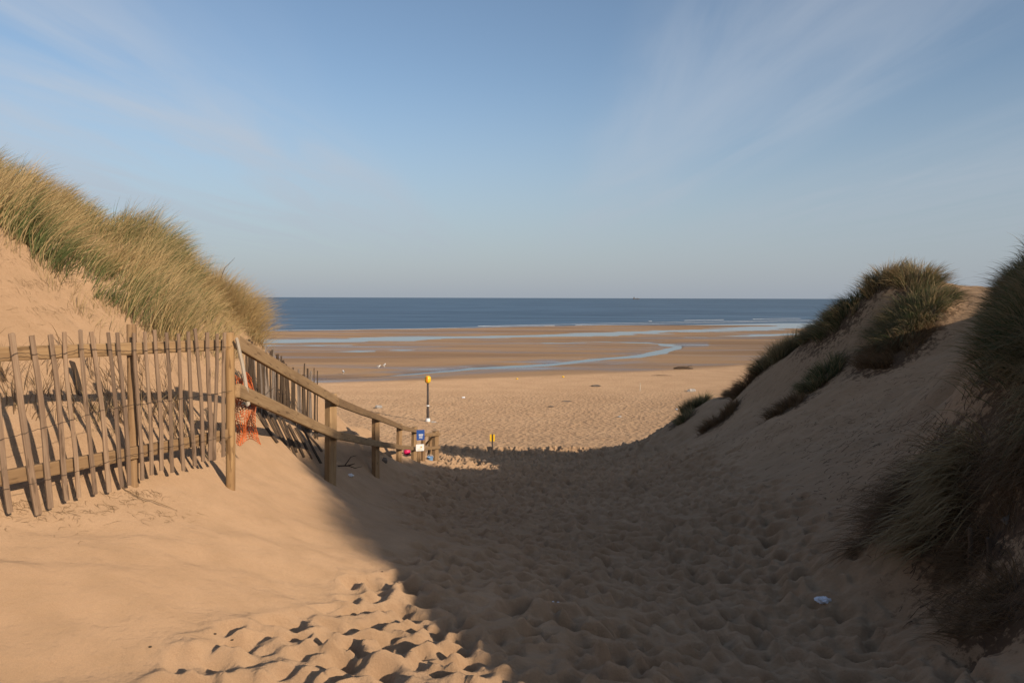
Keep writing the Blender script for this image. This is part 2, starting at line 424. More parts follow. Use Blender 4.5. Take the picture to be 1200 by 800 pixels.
M = dict(
    sand=sand_material(),
    sea=water_material('sea_water', (.22, .5, 1), .55, .22, (.030, .050, .068), .10),
    pool=water_material('pool_water', (.5, 1.3, 1), .04, .05, (.05, .06, .06)),
    paling=wood_material('weathered_chestnut', (.27, .175, .11), (.40, .28, .185), (.17, .115, .08)),
    rail=wood_material('sawn_softwood', (.34, .215, .11), (.45, .30, .16), (.24, .15, .08)),
    post=wood_material('round_post_wood', (.36, .22, .10), (.46, .30, .145), (.24, .135, .065)),
    post_dark=wood_material('stained_post_wood', (.30, .185, .095), (.43, .28, .15), (.20, .12, .065)),
    old=wood_material('old_paling_shaded', (.085, .058, .038), (.15, .105, .07), (.05, .035, .025)),  # old slat wood, darkened by colour to stand for shade on the far paling
    birch=wood_material('bleached_stake', (.58, .50, .40), (.70, .62, .52), (.42, .34, .26)),
    drift=wood_material('driftwood', (.20, .16, .13), (.30, .25, .21), (.12, .09, .07)),
    wire=plain('rusty_wire', (.10, .075, .06), .6, .5, .6),
    net=plain('orange_plastic_net', (.66, .17, .05), .5, .4, 0, .2, 20),
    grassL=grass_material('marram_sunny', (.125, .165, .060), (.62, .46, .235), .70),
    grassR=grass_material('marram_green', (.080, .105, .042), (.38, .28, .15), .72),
    grassB=grass_material('marram_brown', (.13, .085, .045), (.23, .145, .075), .55),
    straw=grass_material('dry_straw', (.40, .28, .13), (.52, .38, .2), .5),
    yellow=plain('yellow_plastic', (.85, .52, .02), .4, .5, 0, .05),
    orange=plain('orange_stripe', (.75, .22, .02), .4),
    white=plain('white_plastic', (.80, .80, .80), .45, .5, 0, .06),
    blue=plain('sign_blue', (.015, .07, .30), .4, .5, 0, .05),
    warn=plain('warning_yellow', (.80, .50, .05), .5),
    pink=plain('pink_plastic', (.85, .03, .16), .4),
    bucket=plain('light_blue_plastic', (.25, .45, .75), .4),
    dark=plain('dark_metal', (.075, .055, .045), .6, .4, 0, .2),
    foam=plain('foam', (.75, .78, .80), .9, .1, 0, .1, .4),
    gull=plain('gull_white', (.80, .78, .75), .8, .1, 0, .05),
    gullgrey=plain('gull_grey', (.30, .32, .35), .8, .1, 0, .05),
    beak=plain('gull_yellow', (.7, .4, .05), .5),
    rock=plain('rock', (.20, .16, .13), .9, .2, 0, .2, 5),
    paler=plain('pale_rock', (.50, .46, .42), .9, .2, 0, .2, 5),
    ship=plain('ship_paint', (.09, .09, .10), .8, .1, 0, .1, .1),
    shipw=plain('ship_white', (.13, .13, .14), .6, .3, 0, .1, .1),
    twig=plain('dark_twig', (.10, .07, .05), .9, .1, 0, .25, 8),
    paper=plain('white_litter', (.78, .80, .86), .6, .3, 0, .08, 30),
)

# ------------------------------------------------------------------ object helpers
def mesh_np(name, verts, faces, mat=None, smooth=False, attrs=None):
    """verts Nx3, faces Mx4 (or Mx3)"""
    me = bpy.data.meshes.new(name)
    verts = np.ascontiguousarray(verts, dtype=np.float32); faces = np.ascontiguousarray(faces, dtype=np.int32)
    k = faces.shape[1]
    me.vertices.add(len(verts)); me.vertices.foreach_set('co', verts.ravel())
    me.loops.add(faces.size); me.loops.foreach_set('vertex_index', faces.ravel())
    me.polygons.add(len(faces)); me.polygons.foreach_set('loop_start', np.arange(0, faces.size, k, dtype=np.int32))
    me.polygons.foreach_set('use_smooth', np.full(len(faces), smooth))
    me.update(calc_edges=True)
    if attrs:
        for an, av in attrs.items():
            a = me.attributes.new(an, 'FLOAT', 'POINT'); a.data.foreach_set('value', np.ascontiguousarray(av, dtype=np.float32))
    if mat: me.materials.append(mat)
    return me
def link(name, me, parent=None, loc=(0,0,0), rot=None, **props):
    o = bpy.data.objects.new(name, me); COL.objects.link(o)
    mat = Matrix.Translation(Vector(loc))
    if rot is not None: mat = mat @ rot.to_4x4()
    if parent is not None:
        o.parent = parent
        o.matrix_local = Matrix.Translation(-Vector(parent.location)) @ mat if not parent.rotation_euler.z else mat
    else: o.matrix_world = mat
    for k, v in props.items(): o[k] = v
    return o
def thing(name, label, cat, loc=(0,0,0), group=None):
    o = bpy.data.objects.new(name, None); COL.objects.link(o); o.location = tuple(float(c) for c in loc)
    o.empty_display_size = .2
    o['label'] = label; o['category'] = cat
    if group: o['group'] = group
    return o
class MB:
    def __init__(s): s.v = []; s.f = []
    def add(s, v, f):
        o = len(s.v); s.v += [tuple(map(float, p)) for p in v]; s.f += [tuple(i+o for i in q) for q in f]
    def box(s, c, d, rot=None):
        c = Vector(c); vs = []
        for z in (-1,1):
            for y in (-1,1):
                for x in (-1,1):
                    p = Vector((x*d[0]/2, y*d[1]/2, z*d[2]/2))
                    if rot is not None: p = rot @ p
                    vs.append(c+p)
        s.add(vs, [(0,2,3,1),(4,5,7,6),(0,1,5,4),(2,6,7,3),(0,4,6,2),(1,3,7,5)])
    def tube(s, pts, rads, n=8, cap=True):
        pts = [Vector(p) for p in pts]; rings = []
        ref = Vector((.31,.2,.93))
        for i, p in enumerate(pts):
            t = (pts[min(i+1,len(pts)-1)]-pts[max(i-1,0)]).normalized()
            a = t.cross(ref)
            if a.length < .05: a = t.cross(Vector((1,0,0)))
            a.normalize(); b = t.cross(a)
            r = rads[i] if hasattr(rads, '__len__') else rads
            rings.append([p + a*r*math.cos(2*math.pi*k/n) + b*r*math.sin(2*math.pi*k/n) for k in range(n)])
        vs = [q for r in rings for q in r]; fs = []
        for i in range(len(pts)-1):
            for k in range(n):
                fs.append((i*n+k, i*n+(k+1)%n, (i+1)*n+(k+1)%n, (i+1)*n+k))
        if cap: fs.append(tuple(range(n))[::-1]); fs.append(tuple((len(pts)-1)*n+k for k in range(n)))
        s.add(vs, fs)
    def lathe(s, prof, n=20, c=(0,0,0)):
        vs = []; fs = []
        for r, z in prof:
            for k in range(n): vs.append((c[0]+r*math.cos(2*math.pi*k/n), c[1]+r*math.sin(2*math.pi*k/n), c[2]+z))
        for i in range(len(prof)-1):
            for k in range(n): fs.append((i*n+k, i*n+(k+1)%n, (i+1)*n+(k+1)%n, (i+1)*n+k))
        fs.append(tuple(range(n))[::-1]); fs.append(tuple((len(prof)-1)*n+k for k in range(n)))
        s.add(vs, fs)
    def mesh(s, name, mat, smooth=False):
        me = bpy.data.meshes.new(name); me.from_pydata(s.v, [], s.f); me.materials.append(mat)
        for p in me.polygons: p.use_smooth = smooth
        me.update(); return me

def stick(name, p0, p1, w, t, mat, parent, wob=.0, segs=6, face=None, seed=None, rounded=False, taper=0, bow=None, round_end=False):
    """a length of timber from p0 to p1, X axis along it; w across, t thick toward `face`"""
    rr = random.Random(seed if seed is not None else hash((round(float(p0[0]),3), round(float(p1[1]),3))))
    p0 = Vector(p0); p1 = Vector(p1); ax = (p1-p0); L = ax.length; ax.normalize()
    f = Vector(face) if face is not None else Vector((0,0,1))
    f = (f - ax*f.dot(ax)).normalized(); side = f.cross(ax)
    rot = Matrix((ax, side, f)).transposed()
    if rounded:
        sec = [(math.cos(a)*.5, math.sin(a)*.5) for a in [2*math.pi*k/14 for k in range(14)]]
    else:
        c = .10; sec = [(-.5,-.5+c),(-.5+c,-.5),(.5-c,-.5),(.5,-.5+c),(.5,.5-c),(.5-c,.5),(-.5+c,.5),(-.5,.5-c)]
    n = len(sec); m = MB(); vs = []
    oy = oz = 0
    rings = segs+1
    xs = [L*i/segs for i in range(rings)]
    xs = [0, min(.004, L*.01)] + xs[1:-1] + [L-min(.004, L*.01), L]
    ph = rr.random()*6
    for i, x in enumerate(xs):
        sc = .93 if i in (0, len(xs)-1) else 1
        if round_end and i == len(xs)-1: sc = .8
        k = 1 - taper*x/L
        dy = wob*math.sin(ph+x*3.1/L*1.7)*1.0 + rr.uniform(-1,1)*wob*.25
        dz = wob*.5*math.cos(ph*2+x*4/L) + rr.uniform(-1,1)*wob*.15
        if bow: dz += bow*math.sin(math.pi*x/L)
        ww = w*k*sc*(1+rr.uniform(-.5,.5)*min(wob*8,.18)); tt = t*k*sc
        for a, b in sec: vs.append((x + (rr.uniform(-.003,.003) if i in (0,len(xs)-1) else 0), dy+a*ww, dz+b*tt))
    fs = []
    for i in range(len(xs)-1):
        for q in range(n): fs.append((i*n+q, i*n+(q+1)%n, (i+1)*n+(q+1)%n, (i+1)*n+q))
    fs.append(tuple(range(n))[::-1]); fs.append(tuple((len(xs)-1)*n+q for q in range(n)))
    m.add(vs, fs)
    return link(name, m.mesh(name, mat, rounded), parent, p0, rot)

# ------------------------------------------------------------------ grass
def blades(roots, L, W, up, bend, droop, mat, name, seed, segs=5, parent=None, stiff=None, tint_mu=.5):
    """roots Nx3; L lengths; up Nx3 start direction; bend Nx3 sideways pull; droop: gravity pull per blade"""
    r = np.random.default_rng(seed); n_ = len(roots)
    t = np.linspace(0, 1, segs+1)
    up = up/np.linalg.norm(up, axis=1, keepdims=True)
    # integrate direction along the blade
    pts = [roots]; d = up.copy(); pos = roots.copy()
    for k in range(segs):
        s = (k+1)/segs
        d = d + bend*(s**1.2)/segs*2.0 + np.array([0,0,-1])*(droop[:,None]*s**1.5)/segs*2.0
        d = d/np.linalg.norm(d, axis=1, keepdims=True)
        pos = pos + d*(L[:,None]/segs); pts.append(pos)
    pts = np.stack(pts, 1)                                   # n, segs+1, 3
    sd = r.normal(size=(n_, 3)); sd[:,2] *= .3
    sd = sd - up*(sd*up).sum(1, keepdims=True); sd /= np.linalg.norm(sd, axis=1, keepdims=True)+1e-6
    wt = W[:,None]*np.interp(t, [0,.15,.6,1], [.7,1,.75,.08])[None]
    Lf = pts - sd[:,None]*wt[...,None]*.5; Rt = pts + sd[:,None]*wt[...,None]*.5
    V_ = np.stack([Lf, Rt], 2).reshape(-1, 3)
    base = (np.arange(n_)*(segs+1)*2)[:,None] + (np.arange(segs)*2)[None]
    Fc = np.stack([base, base+1, base+3, base+2], -1).reshape(-1, 4)
    tint = np.repeat(np.clip(r.normal(tint_mu, .28, n_), 0, 1), (segs+1)*2)
    along = np.tile(np.repeat(t, 2), n_)
    return mesh_np(name, V_, Fc, mat, False, dict(tint=tint, along=along))

def down(x, y, e=.4):
    gx = (ghv(x+e, y)-ghv(x-e, y))/(2*e); gy = (ghv(x, y+e)-ghv(x, y-e))/(2*e)
    return -gx, -gy
def grow(name, label, cat, cen_, rad, nb, Lr, mat, seed, wind=(.3,0,.0), spread=.5, droop=(.2,.6), W=(.004,.007), slope_pull=.0, group=None, kind=None, nclump=None, tint=.5, sq=(1,1), upz=1.0):
    """one tussock: shoots rising from a patch of ground round cen_ = (x, y)"""
    r = np.random.default_rng(seed)
    nc = nclump or max(6, int(nb/45))
    a = r.uniform(0, 2*math.pi, nc); q = np.sqrt(r.random(nc))*rad
    ccx = cen_[0]+np.cos(a)*q*sq[0]; ccy = cen_[1]+np.sin(a)*q*sq[1]
    idx = r.integers(0, nc, nb)
    x = ccx[idx]+r.normal(0, .05, nb); y = ccy[idx]+r.normal(0, .05, nb)
    z = ghv(x, y)-.015
    roots = np.stack([x, y, z], 1)
    # outward lean
    ox = (x-cen_[0])/(rad+.01); oy = (y-cen_[1])/(rad+.01)
    dx, dy = down(x, y)
    cl = r.normal(0, .16, (nc, 3))[idx]
    up = np.stack([ox*spread*.6, oy*spread*.6, np.full(nb, upz)], 1) + r.normal(0, .2, (nb,3)) + cl
    if upz < 1: up[:,0] += wind[0]*.6; up[:,1] += wind[1]*.6
    up[:,0] += dx*slope_pull*.6; up[:,1] += dy*slope_pull*.6
    bend = np.stack([ox*spread + wind[0] + dx*slope_pull, oy*spread + wind[1] + dy*slope_pull, np.full(nb, wind[2])], 1) + r.normal(0, .22, (nb,3)) + cl
    me = blades(roots, r.uniform(Lr[0], Lr[1], nb)*(.65+.35*r.random(nb)), r.uniform(W[0], W[1], nb), up, bend, r.uniform(droop[0], droop[1], nb), mat, name, seed+1, tint_mu=tint)
    o = link(name, me)
    o['label'] = label; o['category'] = cat
    if group: o['group'] = group
    if kind: o['kind'] = kind
    # put the origin at the foot
    c = Vector((cen_[0], cen_[1], gh(cen_[0], cen_[1])))
    me.transform(Matrix.Translation(-c)); o.location = c
    return o
def in_poly(x, y, poly):
    c = np.zeros(len(x), bool); j = len(poly)-1
    for i in range(len(poly)):
        xi, yi = poly[i]; xj, yj = poly[j]
        c ^= ((yi > y) != (yj > y)) & (x < (xj-xi)*(y-yi)/(yj-yi+1e-12)+xi); j = i
    return c
def sward(name, label, cat, poly, dens, nb_per, Lr, mat, seed, wind, droop, W, slope_pull=0, tint=.5, lscale=None, group=None):
    r = np.random.default_rng(seed); poly = np.array(poly)
    lo = poly.min(0); hi = poly.max(0); nc = int(dens*(hi[0]-lo[0])*(hi[1]-lo[1]))
    x = r.uniform(lo[0], hi[0], nc); y = r.uniform(lo[1], hi[1], nc)
    k = in_poly(x, y, poly) & (vnoise(x*1.3, y*1.3, seed+5) > -.46)
    x = x[k]; y = y[k]; nc = len(x)
    idx = np.repeat(np.arange(nc), nb_per); nb = len(idx)
    cl = r.normal(0, .2, (nc, 3))[idx]; ln = (r.uniform(.8, 1.15, nc))[idx]
    tn = np.clip(tint + 1.7*vnoise(x*.9, y*.9, seed+9), .05, .95)[idx]
    x = x[idx]+r.normal(0, .055, nb); y = y[idx]+r.normal(0, .055, nb)
    if lscale is not None: ln = ln*lscale(x, y)
    roots = np.stack([x, y, ghv(x, y)-.02], 1)
    dx, dy = down(x, y)
    up = np.stack([np.full(nb, wind[0]*.35), np.full(nb, wind[1]*.35), np.ones(nb)], 1) + r.normal(0, .16, (nb,3)) + cl*.8
    up[:,0] += dx*slope_pull*.6; up[:,1] += dy*slope_pull*.6
    bend = np.stack([wind[0]+dx*slope_pull, wind[1]+dy*slope_pull, np.zeros(nb)+wind[2]], 1) + r.normal(0, .16, (nb,3)) + cl
    me = blades(roots, r.uniform(Lr[0], Lr[1], nb)*ln, r.uniform(W[0], W[1], nb), up, bend, r.uniform(droop[0], droop[1], nb), mat, name, seed+1, tint_mu=tn)
    o = link(name, me, kind='stuff', label=label, category=cat)
    c = Vector((poly[:,0].mean(), poly[:,1].mean(), 0)); c.z = gh(c.x, c.y)
    me.transform(Matrix.Translation(-c)); o.location = c
    return o
#GRASS_PLACEHOLDER

exec_order = []
# left dune: wind-combed marram
LP = [(-4.95,6.95),(-4.45,7.25),(-4.15,7.5),(-3.75,7.75),(-3.55,8.3),(-3.55,9.3),(-3.8,10.3),(-4.15,11.2),(-4.7,11.6),(-5.4,12.4),(-7.2,12.6),(-9,11.6),(-10.5,9),(-10,6.5),(-7.5,5.2),(-6.2,5.6)]
sward('marram_grass', 'wind-combed straw and green marram grass covering the sunlit dune above the paling fence', 'grass', LP, 36, 31, (.5,.85), M['grassL'], 101,
      (.75,.05,.0), (.1,.45), (.004,.009), .1, .55, lscale=lambda x, y: np.interp(600+F*x/y, [-200,0,25,60,95,118,140,175,215,240,258,275,300], [.8,.8,.86,.72,.6,.5,.75,.95,.8,  .62,.5,.65,.7]))
grow('grass_tussock', 'straw yellow tussock at the seaward end of the left dune, hanging over the beach', 'grass', (-4.85,12.3), .65, 6500, (.55,.9), M['grassL'], 131, wind=(.45,-.1,0), spread=.75, droop=(.25,.75), W=(.004,.007), group='marram tussocks', tint=.75, sq=(1,.8))
# short dry shoots around the foot of the left dune
sward('dry_shoots', 'short dead straw shoots at the foot of the left dune behind the fence', 'grass', [(-4.9,6.6),(-4.3,6.9),(-3.8,7.2),(-3.3,7.4),(-3.2,8.2),(-3.6,8.4),(-4.3,7.6),(-5,7.2)], 26, 12, (.12,.38), M['straw'], 151, (.3,0,0), (.2,.8), (.003,.005), 0, .8)
sward('fence_litter', 'dead stalks and straw gathered between the near paling and the sand bank', 'dry grass', [(-3.3,4.7),(-2.9,5.2),(-2.55,5.9),(-2.6,6.7),(-2.95,6.6),(-3.1,5.8),(-3.6,5.2)], 24, 7, (.08,.34), M['straw'], 161, (.3,-.3,-.2), (.4,1.2), (.003,.006), 0, .6)

sward('dead_stems', 'dark dead stems and roots sticking up from the bank just behind the near paling', 'dead stems', [(-3.7,4.9),(-3.0,5.0),(-2.7,5.6),(-2.5,6.3),(-2.9,7.2),(-3.6,7.0),(-3.9,6.0)], 34, 5, (.12,.4), M['grassB'], 171, (-.2,.3,0), (.3,1.3), (.004,.008), 0, .4)
def tuss(px, py, label, rad, nb, Lr, mat, seed, wind=(-.3,-.15,0), spread=.7, droop=(.3,.9), W=(.006,.013), sp=.35, tint=.45, start=2.2, sq=(1,1), lit=.9, cat='grass tussock', litr=1.5, upz=1.0):
    h = thit(px, py, start)
    litter(h[0], h[1], rad*litr, lit)
    return grow('grass_tussock', label, cat, h[:2], rad, nb, Lr, M[mat], seed, wind, spread, droop, W, sp, 'marram tussocks', None, None, tint, sq, upz)
T = [
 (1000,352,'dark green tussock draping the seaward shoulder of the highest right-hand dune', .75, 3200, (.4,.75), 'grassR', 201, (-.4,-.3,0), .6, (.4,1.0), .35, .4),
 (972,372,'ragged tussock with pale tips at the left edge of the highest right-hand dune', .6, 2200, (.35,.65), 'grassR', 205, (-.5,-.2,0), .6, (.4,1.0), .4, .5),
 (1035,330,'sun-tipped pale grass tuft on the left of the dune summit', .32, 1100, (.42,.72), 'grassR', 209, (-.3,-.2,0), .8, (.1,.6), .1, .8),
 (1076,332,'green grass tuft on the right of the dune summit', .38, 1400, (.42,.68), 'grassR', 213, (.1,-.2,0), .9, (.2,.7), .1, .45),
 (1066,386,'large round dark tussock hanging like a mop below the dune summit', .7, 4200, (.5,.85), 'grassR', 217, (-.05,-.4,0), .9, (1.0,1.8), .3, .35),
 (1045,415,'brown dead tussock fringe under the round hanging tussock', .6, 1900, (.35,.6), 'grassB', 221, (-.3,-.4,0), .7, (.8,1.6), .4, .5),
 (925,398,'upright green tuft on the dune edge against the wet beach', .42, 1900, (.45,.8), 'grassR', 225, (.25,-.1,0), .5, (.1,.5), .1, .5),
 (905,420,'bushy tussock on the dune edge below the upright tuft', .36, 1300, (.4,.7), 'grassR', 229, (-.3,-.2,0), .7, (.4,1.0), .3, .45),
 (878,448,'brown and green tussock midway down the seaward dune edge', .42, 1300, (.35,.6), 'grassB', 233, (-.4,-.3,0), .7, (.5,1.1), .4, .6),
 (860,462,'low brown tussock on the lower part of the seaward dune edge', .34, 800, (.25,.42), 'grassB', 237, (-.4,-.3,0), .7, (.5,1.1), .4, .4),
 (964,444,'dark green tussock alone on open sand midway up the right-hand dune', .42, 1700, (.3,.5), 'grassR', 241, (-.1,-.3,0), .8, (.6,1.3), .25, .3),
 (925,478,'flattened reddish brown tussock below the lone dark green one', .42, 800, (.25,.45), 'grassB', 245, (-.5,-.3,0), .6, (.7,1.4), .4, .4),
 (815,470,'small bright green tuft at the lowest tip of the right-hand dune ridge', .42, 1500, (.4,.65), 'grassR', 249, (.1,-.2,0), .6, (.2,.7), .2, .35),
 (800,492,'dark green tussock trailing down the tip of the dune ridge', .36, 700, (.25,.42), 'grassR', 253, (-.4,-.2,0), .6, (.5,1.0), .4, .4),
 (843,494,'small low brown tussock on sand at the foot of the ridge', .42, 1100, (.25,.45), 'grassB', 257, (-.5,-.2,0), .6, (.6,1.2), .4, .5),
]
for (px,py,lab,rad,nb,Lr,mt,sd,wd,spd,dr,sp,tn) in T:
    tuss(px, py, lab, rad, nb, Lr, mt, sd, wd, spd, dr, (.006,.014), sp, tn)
# near right-hand dune
RP = [(5.0,5.0),(5.05,6.0),(5.35,7.2),(5.65,8.2),(6.05,9.2),(6.45,9.9),(7.2,10.4),(8.6,10),(9.5,8),(9,5),(8,2.5),(7,0),(6.5,-2),(5,-2.2),(4.3,-1.2),(4.4,1),(4.7,3),(4.75,4.4)]
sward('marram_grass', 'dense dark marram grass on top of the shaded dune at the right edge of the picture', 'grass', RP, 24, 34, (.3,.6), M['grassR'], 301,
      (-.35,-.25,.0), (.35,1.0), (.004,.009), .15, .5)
litter(5.4, 6.3, 1.2, .8); litter(4.3, 5.4, 1.0, .8); litter(3.6, 5.0, .8, .75)
T2 = [
 (1196,322,'bushy dark tussock crowning the right-hand side of the sandy saddle', .42, 3600, (.25,.45), 'grassR', 351, (-.35,-.25,0), .7, (.5,1.3), .2, .45, (.004,.008)),
 (1235,325,'broad dark tussock cut by the right edge of the picture near the skyline', .5, 3600, (.28,.5), 'grassR', 355, (-.3,-.25,0), .7, (.5,1.3), .2, .5, (.004,.008)),
 (1225,372,'shaggy dark tussock hanging down the slope below the skyline at the right edge', .4, 2800, (.35,.6), 'grassR', 359, (-.4,-.3,0), .6, (.9,1.8), .3, .4, (.004,.008)),
 (1250,460,'long tussock hanging down the steep shaded bank at the right edge', .2, 1700, (.35,.65), 'grassR', 311, (-.12,-.25,0), .3, (2.0,3.4), .25, .5, (.004,.006)),
 (1240,418,'thick dark tussock spilling over the bank just above the hanging one', .28, 1700, (.22,.42), 'grassR', 315, (-.15,-.25,0), .4, (.8,1.8), .3, .4, (.004,.006)),
 (1210,535,'drab tussock of long hanging strands half way down the shaded bank', .16, 900, (.35,.6), 'grassB', 319, (-.2,-.3,0), .3, (1.4,2.4), .35, .6, (.003,.005)),
 (1115,585,'fan of long drooping strands pointing down to the path from the shaded bank', .22, 1000, (.4,.75), 'grassR', 323, (-.75,-.45,0), .4, (.9,1.7), .4, 1.0, (.006,.011)),
 (1050,592,'flattened brown tussock at the foot of the shaded bank beside the path', .24, 1100, (.3,.6), 'grassB', 327, (-.8,-.35,0), .4, (.9,1.6), .4, .8, (.003,.005)),
 (1085,555,'withered tussock on the sand above the drooping fan', .24, 450, (.2,.45), 'grassB', 331, (-.8,-.2,0), .5, (.7,1.4), .4, .5, (.003,.005)),
 (1160,630,'tangled brown tussock in deep shade between two thin stakes', .24, 700, (.2,.4), 'grassB', 335, (-.4,-.4,0), .7, (.8,1.8), .3, .5, (.003,.005)),
 (1195,700,'sparse dead tussock in the bottom right corner', .3, 800, (.25,.45), 'grassB', 339, (-.4,-.4,0), .8, (.5,1.6), .3, .5, (.003,.005)),
]
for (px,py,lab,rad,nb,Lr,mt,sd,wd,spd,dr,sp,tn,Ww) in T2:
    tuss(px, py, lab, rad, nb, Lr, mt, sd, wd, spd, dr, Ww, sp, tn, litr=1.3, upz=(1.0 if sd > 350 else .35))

# loose litter lying on the sand of the right flank (roots, dead stalks)
r = np.random.default_rng(77)
tw_v = []; tw_f = []
def scatter_litter(pts, Lr, W):
    vs = []; fs = []
    for k, (x, y) in enumerate(pts):
        L_ = r.uniform(*Lr); a = r.uniform(0, math.pi*2); w = r.uniform(*W)
        c, s = math.cos(a), math.sin(a); bow = r.uniform(-.25, .25)*L_
        prev = None
        b = len(vs)
        for q in range(4):
            u = q/3; X = x+c*L_*(u-.5)-s*bow*math.sin(u*math.pi); Y = y+s*L_*(u-.5)+c*bow*math.sin(u*math.pi)
            zz = gh(X, Y)+.002+.012*math.sin(u*math.pi)*r.random()
            ww = w*(1-.7*u)
            vs += [(X-s*ww, Y+c*ww, zz), (X+s*ww, Y-c*ww, zz), (X, Y, zz+ww*1.4)]
        for q in range(3):
            for (i, j) in ((0,1),(1,2),(2,0)):
                fs.append((b+q*3+i, b+q*3+j, b+q*3+3+j, b+q*3+3+i))
    return vs, fs
pts = []
for (px, py, s, m_) in ((1000,500,60,220),(930,520,50,120),(1060,520,50,170),(880,500,35,110),(1110,480,40,60),(1000,575,35,110),(850,520,30,60),(900,450,30,60),(1080,560,40,160),(1120,640,45,220),(1150,700,40,160),(1060,450,30,20),(1000,420,30,60)):
    for k in range(m_):
        q = hit(min(px+r.normal(0, s), 1250), py+r.normal(0, s*.4)); pts.append((q[0], q[1]))
vs, fs = scatter_litter(pts, (.03,.14), (.0015,.004))
m = MB(); m.add(vs, fs)
link('plant_debris', m.mesh('plant_debris', M['twig']), None, (0,0,0), None, kind='stuff', label='dark roots and dead stalks strewn over the shaded right-hand slope', category='plant debris')
pts = []
for (px, py, s, m_) in ((60,600,45,70),(160,578,22,70),(190,600,25,40),(20,590,20,50),(120,590,30,40),(40,330,30,110),(80,360,30,90),(30,300,25,60)):
    for k in range(m_):
        q = hit(max(px+r.normal(0, s), -40), py+abs(r.normal(0, s*.3))); pts.append((q[0], q[1]))
vs, fs = scatter_litter(pts, (.02,.08), (.0007,.0015))
m = MB(); m.add(vs, fs)
link('straw_litter', m.mesh('straw_litter', M['straw']), None, (0,0,0), None, kind='stuff', label='pale dead straw scattered on the sand along the foot of the near paling', category='straw')

# ------------------------------------------------------------------ terrain mesh
ny, nx = Z.shape
ii = np.arange(ny*nx).reshape(ny, nx)
Fq = np.stack([ii[:-1,:-1], ii[:-1,1:], ii[1:,1:], ii[1:,:-1]], -1).reshape(-1, 4)
slope_lim = np.where(GX < cen, sst(1.0, .2, -tr+1), 1)
TREAD = np.clip(np.where(GY > 30, 1.0, .0), 0, 1)*sst(27, 34, GY)*(1-.6*sst(60, 75, GY)) + .12*(GY < 30)*tr
me = mesh_np('sand_ground', np.stack([GX, GY, Z], -1).reshape(-1, 3), Fq, M['sand'], True, dict(wet=WET.ravel(), sheen=SHEEN.ravel(), litter=LIT.ravel(), tread=TREAD.ravel()))
link('sand_ground', me, None, (0,0,0), None, kind='structure')

# sea and standing water
def sheet(name, x0, x1, y0, y1, z, mat):
    m = MB(); m.add([(x0,y0,z),(x1,y0,z),(x1,y1,z),(x0,y1,z)], [(0,1,2,3)])
    return link(name, m.mesh(name, mat), None, (0,0,0), None, kind='structure')
# the sea's landward edge follows the shore bearing by bearing
us = np.concatenate([np.linspace(-4000, 200, 12), np.linspace(240, 1000, 60), np.linspace(1040, 5200, 12)])
inner = []
for u in us:
    sh = np.interp(u, [-9000,330,500,640,800,920,9000], [390,388,385.3,382.3,379.2,377,374])
    y = CZ*F/(sh+1.6-349-(u-600)*.003); inner.append(((u-600)/F*y, y))
vs = [(a, b, 0.0) for a, b in inner] + [(a*60000/b, 60000, 0.0) for a, b in inner]
k = len(inner)
m = MB(); m.add(vs, [(i, i+1, k+i+1, k+i) for i in range(k-1)])
link('sea', m.mesh('sea', M['sea']), None, (0,0,0), None, kind='structure')
vs = [(a, b-.05, 0.0) for a, b in inner] + [(a*70/b, 70, 0.0) for a, b in inner]
m = MB(); m.add(vs, [(i+1, i, k+i, k+i+1) for i in range(k-1)])
link('tidal_pools', m.mesh('tidal_pools', M['pool']), None, (0,0,0), None, kind='structure')
# lines of surf
r = np.random.default_rng(8)
m = MB()
def foam_line(dpy, hw, u0, u1, gaps, seed):
    rr = np.random.default_rng(seed); uu = np.arange(u0, u1, 2.0); A=[]; 
    for u in uu:
        sh = np.interp(u, [-9000,330,500,640,800,920,9000], [390,388,385.3,382.3,379.2,377,374])
        x = (u-600)/F*200
        wv = 1.0*math.sin(u*.021+seed)+.5*math.sin(u*.07+seed*2)
        y = CZ*F/(sh+dpy-349-(u-600)*.003)+wv*1.3
        on = float(vnoise(np.array([u/gaps]), np.array([seed*1.7]), 5)[0])
        h = hw*max(0, on+.32)*2*min(1, max(0, (u-u0)/220))
        A.append(((u-600)/F*y, y, h))
    for i in range(len(A)-1):
        a, b = A[i], A[i+1]
        if a[2] <= 0 and b[2] <= 0: continue
        m.add([(a[0], a[1]-a[2]-.02, .05), (b[0], b[1]-b[2]-.02, .05), (b[0], b[1]+b[2]+.02, .05), (a[0], a[1]+a[2]+.02, .05),
               (a[0], a[1], .11), (b[0], b[1], .11)], [(0,1,5,4), (4,5,2,3)])
foam_line(-.3, .9, -200, 1500, 60, 1)
foam_line(-1.8, .5, 560, 1500, 45, 4)
foam_line(-3.6, .45, 760, 1500, 25, 7)
link('surf', m.mesh('surf', M['foam']), None, (0,0,0), None, kind='stuff', label='thin broken white line of surf along the edge of the sea', category='surf')

